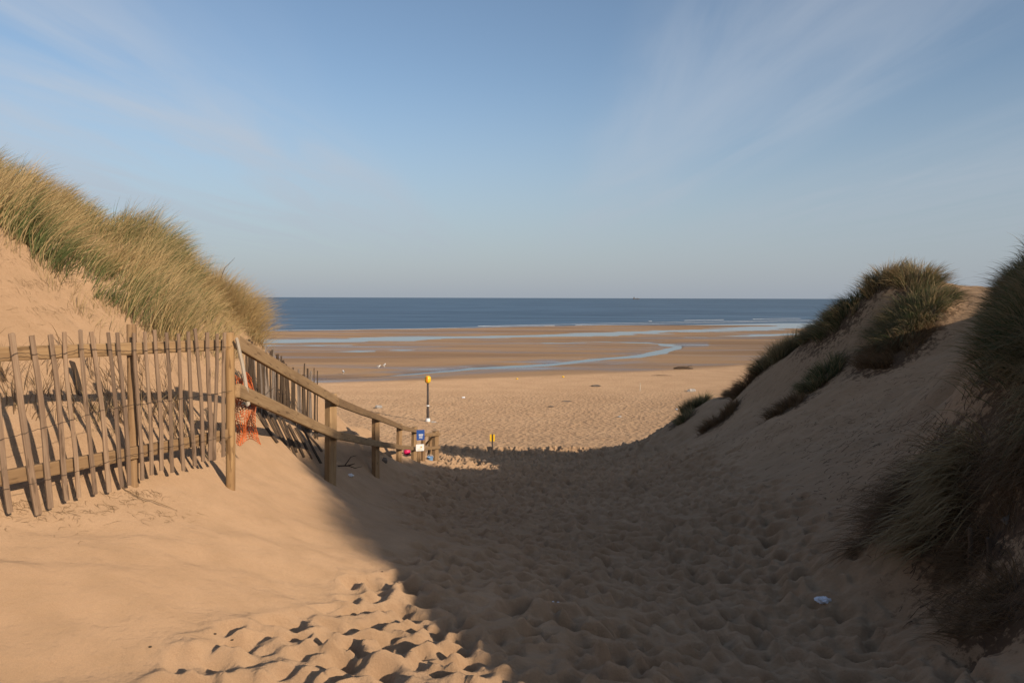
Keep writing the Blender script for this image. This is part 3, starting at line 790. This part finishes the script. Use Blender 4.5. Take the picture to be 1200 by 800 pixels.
# ------------------------------------------------------------------ near paling fence
FA = (-2.84, 4.1); FB = (-2.17, 5.7)
tdir = Vector((FB[0]-FA[0], FB[1]-FA[1], 0)).normalized(); nrm_f = Vector((tdir.y, -tdir.x, 0))   # toward the path
base = on_plane(155, 569, FA, FB)
pf = thing('paling_fence', 'weathered chestnut paling fence on two sawn rails in the sun at left', 'fence', base)
sl = [(-40,396,-16,607,8),(-14,395,13,598,7),(12.6,391,44.4,601,8.5),(37.5,393,61,593,7),(59.4,392,79.5,584,6.3),(75.6,388.6,91.5,581,5.5),(93,386.5,111.5,577,5.5),(108,388.6,129,574,6),(126.5,389.5,144,568,5.5),
      (139,389.5,151.5,566,5),(158,390,166.5,560,4.6),(171,388.6,177.5,554,4.6),(182.5,386.5,189.5,549,5.2),(195,389.5,203,551,5),(208.5,391,215.5,549,4.8),(220,388.6,228,544,5),
      (229.5,385,239,538,4.6),(244,389.5,246,537,5.5),(254,391,252,537,4.6),(263,389.5,261,533,4.8)]
for i, (a, b, c, d, w) in enumerate(sl):
    dep = on_plane(c, d, FA, FB, .05)[1]
    p1 = on_plane(a, b, FA, FB, .045); p0 = on_plane(c, d+2, FA, FB, .05)
    stick('paling', p0, p1, w/F*dep*.88, .017, M['paling'], pf, .006, 8, nrm_f + Vector((random.uniform(-.35,.35), random.uniform(-.35,.35), 0)), i, taper=.12)
def zfix(p, dz): p = np.array(p); p[2] += dz; return p
for (a, b, c, d, w) in ((154.5,380,155.5,569,.062),):
    p1 = on_plane(a, b, FA, FB, -.055); p0 = on_plane(c, d, FA, FB, -.055); p0[2] -= .3
    stick('post', p0, p1, w, w, M['post_dark'], pf, .002, 6, nrm_f, 50, rounded=True)
p1 = on_plane(269, 389, FA, FB, .0); p0 = on_plane(270, 575, FA, FB, .0); p0[2] -= .3
stick('post', p0, p1, .070, .070, M['post'], pf, .002, 6, nrm_f, 51, rounded=True)
p1 = on_plane(-60, 372, FA, FB, -.055); p0 = on_plane(-62, 640, FA, FB, -.055); p0[2] -= .3
stick('post', p0, p1, .065, .065, M['post_dark'], pf, .002, 6, nrm_f, 52, rounded=True)
for (a, b, c, d, o) in ((-66,417,271,404,0),(-66,574,268,508,0)):
    p0 = on_plane(a, b, FA, FB, .008-.02); p1 = on_plane(c, d, FA, FB, .008-.02)
    stick('rail', p0, p1, .082, .036, M['rail'], pf, .002, 10, nrm_f, 60+int(b))
def wire(pix, off=.062):
    m = MB(); pts = []
    for (u, v) in zip(np.linspace(pix[0][0], pix[-1][0], 90), np.interp(np.linspace(pix[0][0], pix[-1][0], 90), [q[0] for q in pix], [q[1] for q in pix])):
        k = math.sin(u*1.1)*1.0 + .8*math.sin(u*.37+v)
        pts.append(Vector(on_plane(u, v+k*.5, FA, FB, off+.004*math.sin(u*.9))) - pf.location)
    m.tube(pts, .0017, 5)
    o = link('wire', m.mesh('wire', M['wire'], True)); o.parent = pf
wire([(-45,425),(10,419),(20,413),(60,417),(95,409),(150,411),(200,409),(272,406)])
wire([(-45,530),(0,515),(60,499),(110,483),(150,475),(200,469),(272,458)])
wire([(-45,584),(0,575),(60,561),(110,546),(150,534),(200,523),(272,511)])

# leaning bleached stake and net by the corner post
p0 = P(291.5, 474, 5.95); p1 = P(277.5, 396, 5.62)
st = thing('stake', 'bleached thin stake leaning against the corner post beside the orange netting', 'stake', p0)
stick('stake_shaft', p0, p1, .032, .02, M['birch'], st, .006, 8, nrm_f, 71, taper=.25)
# netting: a sagging bunch of orange mesh
nt_b = P(292, 520, 6.25)
m = MB(); rr = random.Random(3)
def netp(u, v):
    px = 276 + u*(20+7*v) + 2.0*math.sin(v*9+u*5); py = 440 + v*78 + 4*math.sin(u*7)
    d = 6.15 + .05*math.sin(u*9+v*3) + .03*math.sin(v*17) + (.12*v)
    return Vector(P(px, py, d)) - Vector(nt_b)
nu, nv = 11, 26
G = {}
for i in range(nu+1):
    for j in range(nv+1):
        G[i, j] = netp(i/nu + rr.uniform(-.03,.03), j/nv + rr.uniform(-.008,.008))
for i in range(nu+1):
    for j in range(nv+1):
        if j < nv and rr.random() > .04: m.tube([G[i,j], G[i,j+1]], .0042, 5)
        if i < nu and rr.random() > .08: m.tube([G[i,j], G[i+1,j]], .0034, 5)
ne = thing('safety_netting', 'torn orange plastic safety netting bunched up behind the corner post', 'netting', nt_b)
o = link('net_mesh', m.mesh('net_mesh', M['net'])); o.parent = ne
# old slats lying half buried behind the near fence
for i, (a, b, c, d, dd, lab) in enumerate(((84,424,99,470,5.6,'short dark broken slat leaning behind the near paling, left of the round post'),
                                      (-2,430,16,470,5.3,'broken dark slat half buried behind the near paling at the left edge'),)):
    q0 = hit(c, d, 4.9); q1 = P(a, b, q0[1]+.25); 
    t_ = thing('broken_slat', lab, 'slat', q0); stick('slat', q0-np.array([0,0,.05]), q1, .045, .016, M['old'], t_, .006, 6, nrm_f, 90+i)

# ------------------------------------------------------------------ post-and-rail fence down the path
RPOST = [(387.5,461,386.5,572,9.4,.125),(440.5,484,439.5,559.5,13.7,.125),(468,496,466.5,554.5,17.9,.12),(485.6,500,484,549,21.6,.14),(496,506,495.5,545,23.2,.12),(510.4,504.5,509.5,544,24.6,.19)]
RT = [402,470,490,500.5,505,509,508.5]; RLo = [461,509.5,520,524,525,525,523.5]
rf_ = thing('post_and_rail_fence', 'sawn wood post and rail fence stepping down beside the path to the beach', 'fence', P(386.5, 572, 9.4))
tops = [Vector(on_plane(276, 401, FA, FB, 0))]; lows = [Vector(on_plane(276, 459, FA, FB, 0))]
cp = Vector(P(269, 574, 5.7))
tops = [Vector((cp.x+.075, cp.y+.02, P(277,401,5.72)[2]))]; lows = [Vector((cp.x+.075, cp.y+.02, P(277,458,5.72)[2]))]
for i, (a, b, c, d, dep, w) in enumerate(RPOST):
    p1 = Vector(P(a, b, dep)); p0 = Vector(P(c, d, dep)); p0.z = min(p0.z, gh(p0.x, p0.y)) - .35
    p0.x = (p0.x+p1.x)/2 + (p0.x-p1.x)*.3
    stick('post', p0, p1, w, w*.85, M['post_dark'] if i in (1,2,4) else M['rail'], rf_, .003, 5, Vector((.85,-.5,0)), 100+i)
    side = w/2 + .026
    tops.append(Vector((p1.x+side*.93, dep-side*.3, P(a, RT[i+1], dep)[2]))); lows.append(Vector((p1.x+side*.93, dep-side*.3, P(a, RLo[i+1], dep)[2])))
for i in range(6):
    for arr, hh in ((tops, .105), (lows, .105)):
        a, b = arr[i].copy(), arr[i+1].copy(); dv = (b-a).normalized()
        a = a + dv*(.004 if i else -.02); b = b + dv*(.0 if i < 5 else .12) - dv*.004
        fc = Vector((dv.y, -dv.x, 0))
        stick('rail', a, b, hh, .042, M['rail'] if i != 1 or hh != .105 else M['rail'], rf_, .003, 8, fc, 120+i*2+(arr is lows), bow=0)
# returning section behind the end post
q0 = Vector(P(503.5, 545, 25.6)); q1 = Vector(P(504.5, 509, 25.6)); q0.z = gh(q0.x, q0.y)-.2
stick('post', q0, q1, .12, .10, M['post_dark'], rf_, .003, 5, Vector((.85,-.5,0)), 140)
stick('brace', P(498.5, 521, 25.9), P(508, 510.5, 25.0), .10, .05, M['post_dark'], rf_, .002, 5, Vector((.5,-.8,0)), 141)
stick('brace', P(500.5, 542, 25.4), P(504, 524, 25.2), .09, .05, M['old'], rf_, .002, 5, Vector((.5,-.8,0)), 142)

# ------------------------------------------------------------------ old paling on the dune foot, its shade put into the slat colour
op = thing('paling_fence', 'old paling with ragged uneven slats coloured dark for shade behind the post and rail fence', 'fence', P(330, 495, 9.6))
rr = random.Random(12)
QA = (-2.95, 7.6); QB = (-3.18, 12.4)
k = 0
us_ = np.linspace(291, 371, 46)
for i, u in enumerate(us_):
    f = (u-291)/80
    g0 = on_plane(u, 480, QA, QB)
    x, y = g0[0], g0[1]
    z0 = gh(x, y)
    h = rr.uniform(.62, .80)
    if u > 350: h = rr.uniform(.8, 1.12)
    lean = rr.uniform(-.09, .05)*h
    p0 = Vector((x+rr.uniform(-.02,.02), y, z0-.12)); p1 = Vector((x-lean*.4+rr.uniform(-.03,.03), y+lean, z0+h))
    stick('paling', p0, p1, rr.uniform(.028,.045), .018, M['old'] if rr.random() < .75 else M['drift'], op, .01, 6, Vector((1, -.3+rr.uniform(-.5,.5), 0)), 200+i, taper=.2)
for hz in (.3, .72):
    m = MB(); pts = []
    for u in np.linspace(290, 371, 60):
        g0 = on_plane(u, 480, QA, QB, .03); pts.append(Vector((g0[0], g0[1], gh(g0[0], g0[1])+hz+.01*math.sin(u))) - op.location)
    m.tube(pts, .002, 5); o = link('wire', m.mesh('wire', M['wire'])); o.parent = op
# collapsed slats at its foot
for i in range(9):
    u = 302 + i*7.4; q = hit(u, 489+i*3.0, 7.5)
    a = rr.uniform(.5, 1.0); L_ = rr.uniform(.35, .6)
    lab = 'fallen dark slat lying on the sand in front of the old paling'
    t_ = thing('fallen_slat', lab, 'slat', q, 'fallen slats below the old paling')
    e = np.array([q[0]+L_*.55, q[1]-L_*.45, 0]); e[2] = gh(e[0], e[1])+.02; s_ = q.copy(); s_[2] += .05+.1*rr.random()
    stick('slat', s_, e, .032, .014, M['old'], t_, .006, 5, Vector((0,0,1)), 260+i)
# a dead branch standing out of the grass
q = hit(250, 352, 8)
m = MB(); m.tube([Vector((0,0,-.1)), Vector((.08,0,.25)), Vector((.2,0,.55)), Vector((.38,-.02,.72))], [.01,.008,.005,.002], 6)
m.tube([Vector((.08,0,.25)), Vector((-.02,.02,.5))], [.005,.002], 5)
link('dead_twig', m.mesh('dead_twig', M['twig']), None, q, None, label='thin dark twig poking out above the grass notch on the left dune', category='twig')
# bent pale stalk on the sand
q = hit(160, 575)
m = MB(); pts = []
for t_ in np.linspace(0, 1, 14):
    h_ = hit(142+66*t_, 573+31*t_**.8+2*math.sin(t_*5)); pts.append(Vector(h_)+Vector((0,0,.012+.02*math.sin(t_*3.1)))-Vector(q))
m.tube(pts, [.0022]*10+[.0018,.0016,.001,.001], 6)
link('dry_stalk', m.mesh('dry_stalk', M['straw'], True), None, q, None, label='long pale bent stalk lying on the sand in front of the near paling', category='stalk')

# ------------------------------------------------------------------ signs and markers
# information sign near the end of the rail fence
d = 20.3
b0 = Vector(P(490, 551, d)); b0.z = gh(b0.x, b0.y)
sg = thing('beach_sign', 'blue and white notice board on a short post near the rail fence end', 'sign', b0)
stick('post', b0-Vector((0,0,.3)), Vector(P(491.2, 524, d)), .10, .08, M['rail'], sg, .002, 4, Vector((.2,-1,0)), 300)
fx = Vector((.96, .28, 0)); fn = Vector((.28, -.96, 0)); rot = Matrix((fx, -fn, Vector((0,0,1)))).transposed()
def panel(name, pc, w, h, mat, off, parent, t=.012):
    m = MB(); c = Vector(P(*pc, d)) + fn*off - parent.location; m.box(c, (w, t, h), rot)
    o = link(name, m.mesh(name, mat)); o.parent = parent; return o
kpx = d/F
bl = panel('blue_panel', (492.4, 508.0+1), 9.4*kpx, 12.0*kpx, M['blue'], .06, sg)
wh = panel('white_panel', (491.8, 524.9-1.2), 9.6*kpx, 7.9*kpx, M['white'], .06, sg)
def marks(parent, mat, name, items, off=.069):
    m = MB()
    for (px, py, w, h) in items: m.box(Vector(P(px, py, d)) + fn*off - sg.location, (w*kpx, .003, h*kpx), rot)
    o = link(name, m.mesh(name, mat)); o.parent = parent
    o.matrix_parent_inverse = Matrix.Identity(4)
marks(bl, M['white'], 'emblem', [(489.6,504.6,.7,2.2),(489.6,504.2,1.3,.7),(492.8,508.6,5.2,1.1),(492.6,510.4,4.6,.5),(492.6,511.5,3.8,.4),(492.6,512.5,4.2,.4)])
marks(wh, M['warn'], 'warning_symbols', [(489.8,523,1.5,1.6),(493.3,523,1.5,1.6),(491.6,525.9,5.8,.5)])

# tall beach marker with yellow top
d2 = 47.0
b0 = Vector(P(501.5, 495, d2)); zg = gh(b0.x, b0.y); b0.z = zg
top = P(500.8, 440, d2)[2]
Hh = top - zg
mk = thing('beach_marker', 'tall dark pole with a yellow topmark standing on the open beach', 'marker pole', b0)
def part(name, parent, m, mat, smooth=False):
    o = link(name, m.mesh(name, mat, smooth)); o.parent = parent; return o
m = MB(); m.lathe([(.095,-.3),(.095,0),(.09,.6),(.075,.9),(.07,1.2),(.065,Hh-.45)], 16); part('pole', mk, m, M['dark'], True)
m = MB(); m.lathe([(.07,Hh-.48),(.15,Hh-.44),(.195,Hh-.34),(.20,Hh-.2),(.185,Hh-.08),(.12,Hh-.02),(.03,Hh)], 24); tm = part('topmark', mk, m, M['yellow'], True)
m = MB(); m.box((-.03,-.2,Hh-.22), (.09,.03,.36)); part('stripe', tm, m, M['orange'])
m = MB(); m.lathe([(.083,.98),(.09,.985),(.09,1.06),(.083,1.065)], 16); part('band', mk, m, M['white'])
m = MB(); m.lathe([(.14,-.05),(.15,.05),(.13,.2),(.10,.22)], 16); part('base_collar', mk, m, M['white'])
# things beside its foot
def lump(name, label, cat, p, sz, mat, seed, group=None, flat=.6, n_=(9,6), squash=None, rotz=0):
    rr = random.Random(seed); m = MB(); vs = []; fs = []
    a_, b_ = n_
    vs.append((0,0,-sz[2]*.3))
    for j in range(1, b_):
        ph = math.pi*j/b_
        for i in range(a_):
            th = 2*math.pi*i/a_; k = 1+rr.uniform(-.18,.18)
            vs.append((sz[0]*math.sin(ph)*math.cos(th)*k, sz[1]*math.sin(ph)*math.sin(th)*k, sz[2]*(-math.cos(ph)*.65+.4)*k))
    vs.append((0,0,sz[2]*1.05)); t_ = len(vs)-1
    for i in range(a_):
        fs.append((0, 1+(i+1)%a_, 1+i)); fs.append((t_, 1+(b_-2)*a_+i, 1+(b_-2)*a_+(i+1)%a_))
        for j in range(b_-2): fs.append((1+j*a_+i, 1+j*a_+(i+1)%a_, 1+(j+1)*a_+(i+1)%a_, 1+(j+1)*a_+i))
    m.add(vs, fs)
    o = link(name, m.mesh(name, mat, False), None, p, Matrix.Rotation(rotz, 3, 'Z'), label=label, category=cat)
    if group: o['group'] = group
    return o
lump('litter', 'white and grey scrap on the sand just right of the tall marker pole', 'litter', hit(508, 495, 30), (.2,.1,.08), M['paler'], 1)
lump('litter', 'small white scrap on the open beach right of and beyond the marker pole', 'litter', hit(543, 466.5, 30), (.16,.1,.1), M['paper'], 2)
lump('litter', 'grey rubbish lying on the dry beach left of the marker pole', 'litter', hit(444, 478, 30), (.28,.18,.2), M['paler'], 3)
lump('float', 'left of two small yellow floats at the edge of the wet sand', 'float', hit(606, 444.5, 40), (.12,.12,.12), M['yellow'], 4)
lump('float', 'right of two small yellow floats at the edge of the wet sand', 'float', hit(660, 442, 40), (.14,.13,.14), M['yellow'], 5)
lump('rock', 'dark stone on the dry beach right of centre', 'rock', hit(698, 453, 40), (.5,.3,.16), M['rock'], 6)
lump('rock', 'flat dark stone on the dry beach nearer than the other', 'rock', hit(664, 470.5, 40), (.38,.22,.07), M['rock'], 7)
lump('rock', 'low dark stone left of the flat stone on the open beach', 'rock', hit(646, 477, 30), (.22,.16,.08), M['rock'], 8)
lump('rock', 'pale boulder on the beach against the tip of the right-hand ridge', 'rock', hit(810, 459, 40), (.45,.3,.25), M['paler'], 9)
lump('litter', 'tiny white scrap on the beach near the ridge foot', 'litter', hit(793, 480.5, 30), (.1,.1,.1), M['paper'], 10)
lump('litter', 'small grey scrap on the trampled beach in front of the ridge', 'litter', hit(726, 489, 30), (.14,.1,.09), M['paler'], 11)
# driftwood trunk on the strand line
q = Vector(hit(800, 432.5, 40))
m = MB(); m.tube([(-1.2,.1,.05),(-.6,0,.18),(.2,.05,.2),(.8,-.1,.15),(1.4,0,.08)], [.07,.17,.18,.12,.05], 10); m.tube([(.4,0,.2),(.9,.2,.38),(1.3,.3,.42)], [.07,.05,.02], 7)
link('driftwood', m.mesh('driftwood', M['twig'], True), None, q, None, label='dark driftwood trunk lying on the strand line by the right-hand dune', category='driftwood')
m = MB(); m.tube([(-1.2,0,.0),(-.3,.05,.03),(.5,0,.02),(1.3,.1,.0)], [.02,.05,.04,.02], 7)
link('driftwood', m.mesh('driftwood', M['twig'], True), None, hit(775, 440, 40), None, label='thin dark branch lying flat on the sand left of the driftwood trunk', category='driftwood')
# thin pair of stakes far out
q = Vector(hit(750, 458, 40)); sp_ = thing('stake', 'thin pale stake standing alone on the open beach right of centre', 'stake', q)
stick('stake_shaft', q-Vector((0,0,.2)), q+Vector((.02,0,.75)), .07, .07, M['birch'], sp_, .003, 4, Vector((0,-1,0)), 400)

# low yellow marker post at the foot of the slope
d3 = hit(577, 526, 15)[1]
b0 = Vector(hit(577, 526, 15)); kp = b0.y/F
ym = thing('marker_post', 'short dark post with two narrow yellow plates at the edge of the shadow', 'marker post', b0)
m = MB(); m.box((0,0,8.5*kp-.1), (.07,.07,17*kp+.2)); part('post', ym, m, M['dark'])
for sx in (-1, 1):
    m = MB(); m.box((sx*1.9*kp,-.05,12.8*kp), (1.9*kp,.02,8.2*kp)); part('plate', ym, m, M['yellow'])

# bits by the fence end
q = Vector(hit(477, 533, 15)); pk = thing('buoy', 'bright pink round float lying on the bank behind the rail fence', 'float', q)
m = MB(); m.lathe([(.02,-.02),(.07,.01),(.11,.06),(.12,.11),(.11,.16),(.07,.21),(.02,.225)], 18); part('ball', pk, m, M['pink'], True)
m = MB(); m.lathe([(.02,.22),(.028,.23),(.028,.26),(.012,.265)], 10); part('lug', pk, m, M['pink'], True)
q = Vector(P(504.2, 543.5, 24.2)); q.z = gh(q.x, q.y); bk = thing('bucket', 'light blue plastic bucket at the foot of the end post', 'bucket', q)
m = MB(); m.lathe([(.07,0),(.075,.01),(.10,.19),(.108,.195),(.108,.205),(.098,.205),(.094,.19),(.07,.02)], 20); part('pail', bk, m, M['bucket'], True)
m = MB(); m.tube([Vector((.105*math.cos(a), -.02, .2+.08*math.sin(a))) for a in np.linspace(0, math.pi, 12)], .006, 6); part('handle', bk, m, M['white'], True)
lump('litter', 'small pale blue scrap on shaded sand below the rail fence', 'litter', hit(411, 559), (.045,.035,.04), M['paper'], 21)
lump('stone', 'small dark reddish stone on the shaded flat near the end of the fence', 'stone', hit(567, 542, 15), (.09,.07,.09), M['rock'], 22)
lump('stone', 'little dark stone on the bank under the second span of the rail fence', 'stone', hit(451, 542, 9), (.06,.05,.10), M['rock'], 23)
q = Vector(hit(400, 549.5)); m = MB()
m.tube([Vector((-.33,.1,.03)), Vector((-.1,.02,.04)), Vector((.1,0,.05)), Vector((.2,-.03,.09))], [.006,.01,.012,.004], 6)
m.tube([Vector((.05,0,.05)), Vector((.12,.08,.16)), Vector((.2,.1,.18))], [.009,.006,.003], 5); m.tube([Vector((.1,0,.05)), Vector((.2,-.02,.02)), Vector((.3,.0,.04))], [.008,.005,.003], 5)
link('stick', m.mesh('stick', M['twig'], True), None, q, None, label='dark forked stick lying on the sand behind the largest rail post', category='stick')
for i, (px, py, lab) in enumerate(((272,752,'small dark burr on the sunlit sand in the left foreground'), (252,744,'smaller dark burr beside the other on the sunlit sand'), (176,758,'tiny dark pebble on the bright sand at left foreground'), (448,670,'small dark pebble at the edge of the big shadow'))):
    lump('pebble', lab, 'pebble', hit(px, py), (.008,.006,.005), M['twig'], 40+i)
for i, (px, py) in enumerate(((648,706),(654,706))):
    lump('shell', ('left' if i == 0 else 'right')+' one of two tiny white shells on the shaded sand at centre', 'shell', hit(px, py), (.009,.007,.006), M['paper'], 50+i)

# crumpled white litter, foreground right
q = Vector(hit(965, 709)); rr = random.Random(9); rg = np.random.default_rng(4)
nu, nv = 16, 10; vs = []; fs = []
for j in range(nv+1):
    ph = math.pi*j/nv
    for i in range(nu):
        th = 2*math.pi*i/nu
        k = 1 + .30*math.sin(3*th+2*ph*2)*math.sin(ph) + rr.uniform(-.2,.2)
        vs.append((.052*k*math.sin(ph)*math.cos(th), .032*k*math.sin(ph)*math.sin(th), .022+.026*k*-math.cos(ph)))
for j in range(nv):
    for i in range(nu): fs.append((j*nu+i, j*nu+(i+1)%nu, (j+1)*nu+(i+1)%nu, (j+1)*nu+i))
m = MB(); m.add(vs, fs)
link('crumpled_litter', m.mesh('crumpled_litter', M['paper']), None, q, Matrix.Rotation(-.35, 3, 'Z'), label='crumpled white paper litter on the dark sand at right foreground', category='litter')
# stakes and plank in the shaded bank
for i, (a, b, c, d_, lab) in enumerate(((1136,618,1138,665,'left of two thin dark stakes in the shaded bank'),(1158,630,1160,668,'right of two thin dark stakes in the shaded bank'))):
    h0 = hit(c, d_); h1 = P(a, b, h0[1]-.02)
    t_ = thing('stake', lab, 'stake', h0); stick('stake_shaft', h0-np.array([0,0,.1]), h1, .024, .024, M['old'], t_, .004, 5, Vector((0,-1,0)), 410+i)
h0 = hit(1176, 618); h1 = P(1230, 585, h0[1]+.05)
t_ = thing('plank', 'grey weathered plank end sticking out of the shaded bank at the right edge', 'plank', h0)
h0[2] += .03
stick('plank_board', h0, h1, .05, .02, M['drift'], t_, .003, 5, Vector((-.3,-.8,.5)), 420)

# ------------------------------------------------------------------ gulls on the wet sand
def gull(px, py, label, rz, s=1.15):
    q = Vector(hit(px, py, 60)); q.z = max(q.z, .0)
    m = MB()
    m.tube([(-.30,0,.27),(-.20,0,.26),(-.08,0,.25),(.04,0,.27),(.12,0,.33),(.17,0,.40),(.21,0,.42),(.24,0,.41)], [.012,.045,.085,.09,.065,.045,.045,.015], 10)
    for sy in (-.035, .035): m.tube([(.0,sy,.2),(.0,sy,0.0),(.05,sy,-.003)], [.009,.007,.006], 6)
    t_ = thing('gull', label, 'gull', q, 'gulls standing on the wet sand')
    me_ = m.mesh('body', M['gull'], True); me_.transform(Matrix.Rotation(rz,4,'Z') @ Matrix.Scale(s,4)); o = link('body', me_); o.parent = t_
    m = MB()
    for sy in (-1, 1): m.tube([(.08,sy*.075,.30),(-.06,sy*.09,.30),(-.22,sy*.05,.285),(-.36,sy*.01,.28)], [.02,.05,.03,.005], 6)
    me_ = m.mesh('wings', M['gullgrey'], True); me_.transform(Matrix.Rotation(rz,4,'Z') @ Matrix.Scale(s,4)); o = link('wings', me_); o.parent = t_
    m = MB(); m.tube([(.235,0,.41),(.30,0,.395)], [.014,.004], 6)
    me_ = m.mesh('beak', M['beak'], True); me_.transform(Matrix.Rotation(rz,4,'Z') @ Matrix.Scale(s,4)); o = link('beak', me_); o.parent = t_
gull(402.5, 438.5, 'white gull standing nearest the stream, leftmost of three', 2.0)
gull(444, 431.5, 'white gull crouched just left of another on the wet sand', .2, 1.0)
gull(450.5, 430.5, 'white gull standing rightmost of the three on the wet sand', 1.2)

# ------------------------------------------------------------------ ship on the horizon
q = Vector(((745-600)/F*6500, 6500, 0)); sh_ = thing('ship', 'distant ship on the horizon', 'ship', q)
m = MB(); prof = [(-30,0),(-26,-3.5),(20,-4),(32,0),(20,4),(-26,3.5)]
vs = [(x*.94, y, -1) for x, y in prof] + [(x, y*1.15, 6.5 if abs(x) < 30 else 7.5) for x, y in prof]
m.add(vs, [tuple(range(6))[::-1], tuple(range(6, 12))] + [(i, (i+1)%6, 6+(i+1)%6, 6+i) for i in range(6)]); part('hull', sh_, m, M['ship'])
m = MB(); m.box((-18,0,11), (12,7,9)); m.box((-18,0,17.2), (8,6,3.2)); part('bridge', sh_, m, M['shipw'])
m = MB(); m.tube([(-17,0,18),(-17,0,27)], [.8,.4], 6); part('mast', sh_, m, M['ship'])
m = MB(); m.tube([(8,0,6),(8,0,17)], [.9,.5], 6); m.tube([(8,0,8),(18,0,16)], [.6,.4], 6); part('crane', sh_, m, M['ship'])

# ------------------------------------------------------------------ light
SUN_EL = math.radians(20.5); HX, HY = .62, -.785           # horizontal direction toward the sun
hl = math.hypot(HX, HY); HX /= hl; HY /= hl
sun_d = bpy.data.lights.new('sun', 'SUN'); sun = bpy.data.objects.new('sun', sun_d); COL.objects.link(sun)
sun_d.energy = 3.8; sun_d.angle = math.radians(.53); sun_d.color = (1, .82, .62)
sv = Vector((HX*math.cos(SUN_EL), HY*math.cos(SUN_EL), math.sin(SUN_EL)))
sun.rotation_euler = sv.to_track_quat('Z', 'Y').to_euler(); sun.location = sv*50 + Vector((0,0,CZ))

W_ = bpy.data.worlds.new('World'); S.world = W_; W_.use_nodes = True
nt = W_.node_tree; nt.nodes.clear()
wo = nt.nodes.new('ShaderNodeOutputWorld'); bg = nt.nodes.new('ShaderNodeBackground'); nt.links.new(bg.outputs[0], wo.inputs[0])
sky = nt.nodes.new('ShaderNodeTexSky'); sky.sky_type = 'NISHITA'; sky.sun_disc = False
sky.sun_elevation = SUN_EL; sky.sun_rotation = math.atan2(HX, HY)
sky.altitude = 0; sky.air_density = 1.0; sky.dust_density = 1.2; sky.ozone_density = 2.0
tc = nt.nodes.new('ShaderNodeTexCoord').outputs['Generated']
sep = nt.nodes.new('ShaderNodeSeparateXYZ'); nt.links.new(tc, sep.inputs[0])
dz = mth(nt, 'MAXIMUM', sep.outputs[2], .012)
u = mth(nt, 'DIVIDE', sep.outputs[0], dz); v_ = mth(nt, 'DIVIDE', sep.outputs[1], dz)
cb = nt.nodes.new('ShaderNodeCombineXYZ'); nt.links.new(u, cb.inputs[0]); nt.links.new(v_, cb.inputs[1])
big = noise(nt, mapping(nt, cb.outputs[0], (.55, .13, 1), loc=(3.1,1.7,0)), 1.0, 4, .5, .3).outputs[0]
fine = noise(nt, mapping(nt, cb.outputs[0], (1.5, .22, 1), rot=(0,0,math.radians(4)), loc=(.4,8,0)), 1.0, 8, .55, .9).outputs[0]
uw = mth(nt, 'ADD', u, mth(nt, 'MULTIPLY', mth(nt, 'SUBTRACT', big, .5), 1.6))
bl_ = mrange(nt, uw, -.7, -1.8); br_ = mth(nt, 'MULTIPLY', mrange(nt, uw, .45, .95), mrange(nt, uw, 2.0, 1.25))
far_r = mrange(nt, uw, 1.7, 3.5, 0, .45)
band = mth(nt, 'MAXIMUM', mth(nt, 'MAXIMUM', bl_, mth(nt, 'MULTIPLY', br_, .55)), far_r)
cl_ = mth(nt, 'MULTIPLY', mth(nt, 'MULTIPLY', band, mrange(nt, fine, .22, .72)), 1.0)
cl_ = mth(nt, 'MULTIPLY', cl_, mrange(nt, sep.outputs[2], .02, .12))
hz = mrange(nt, sep.outputs[2], .30, -.02, 0, 1)
hsv = nt.nodes.new('ShaderNodeHueSaturation'); hsv.inputs['Saturation'].default_value = .97; nt.links.new(sky.outputs[0], hsv.inputs['Color'])
colr = mix(nt, mth(nt, 'MULTIPLY', cl_, .68), hsv.outputs[0], (4.4, 4.75, 5.3))
colr = mix(nt, mth(nt, 'MULTIPLY', hz, .8), colr, (3.0, 3.4, 4.05))
nt.links.new(colr, bg.inputs['Color']); bg.inputs['Strength'].default_value = .102

S.view_settings.view_transform = 'Standard'; S.view_settings.look = 'None'; S.view_settings.gamma = 1; S.view_settings.exposure = .26
S.render.engine = 'CYCLES'
S.render.resolution_x = 1024; S.render.resolution_y = 682
S.cycles.max_bounces = 6; S.cycles.transparent_max_bounces = 8
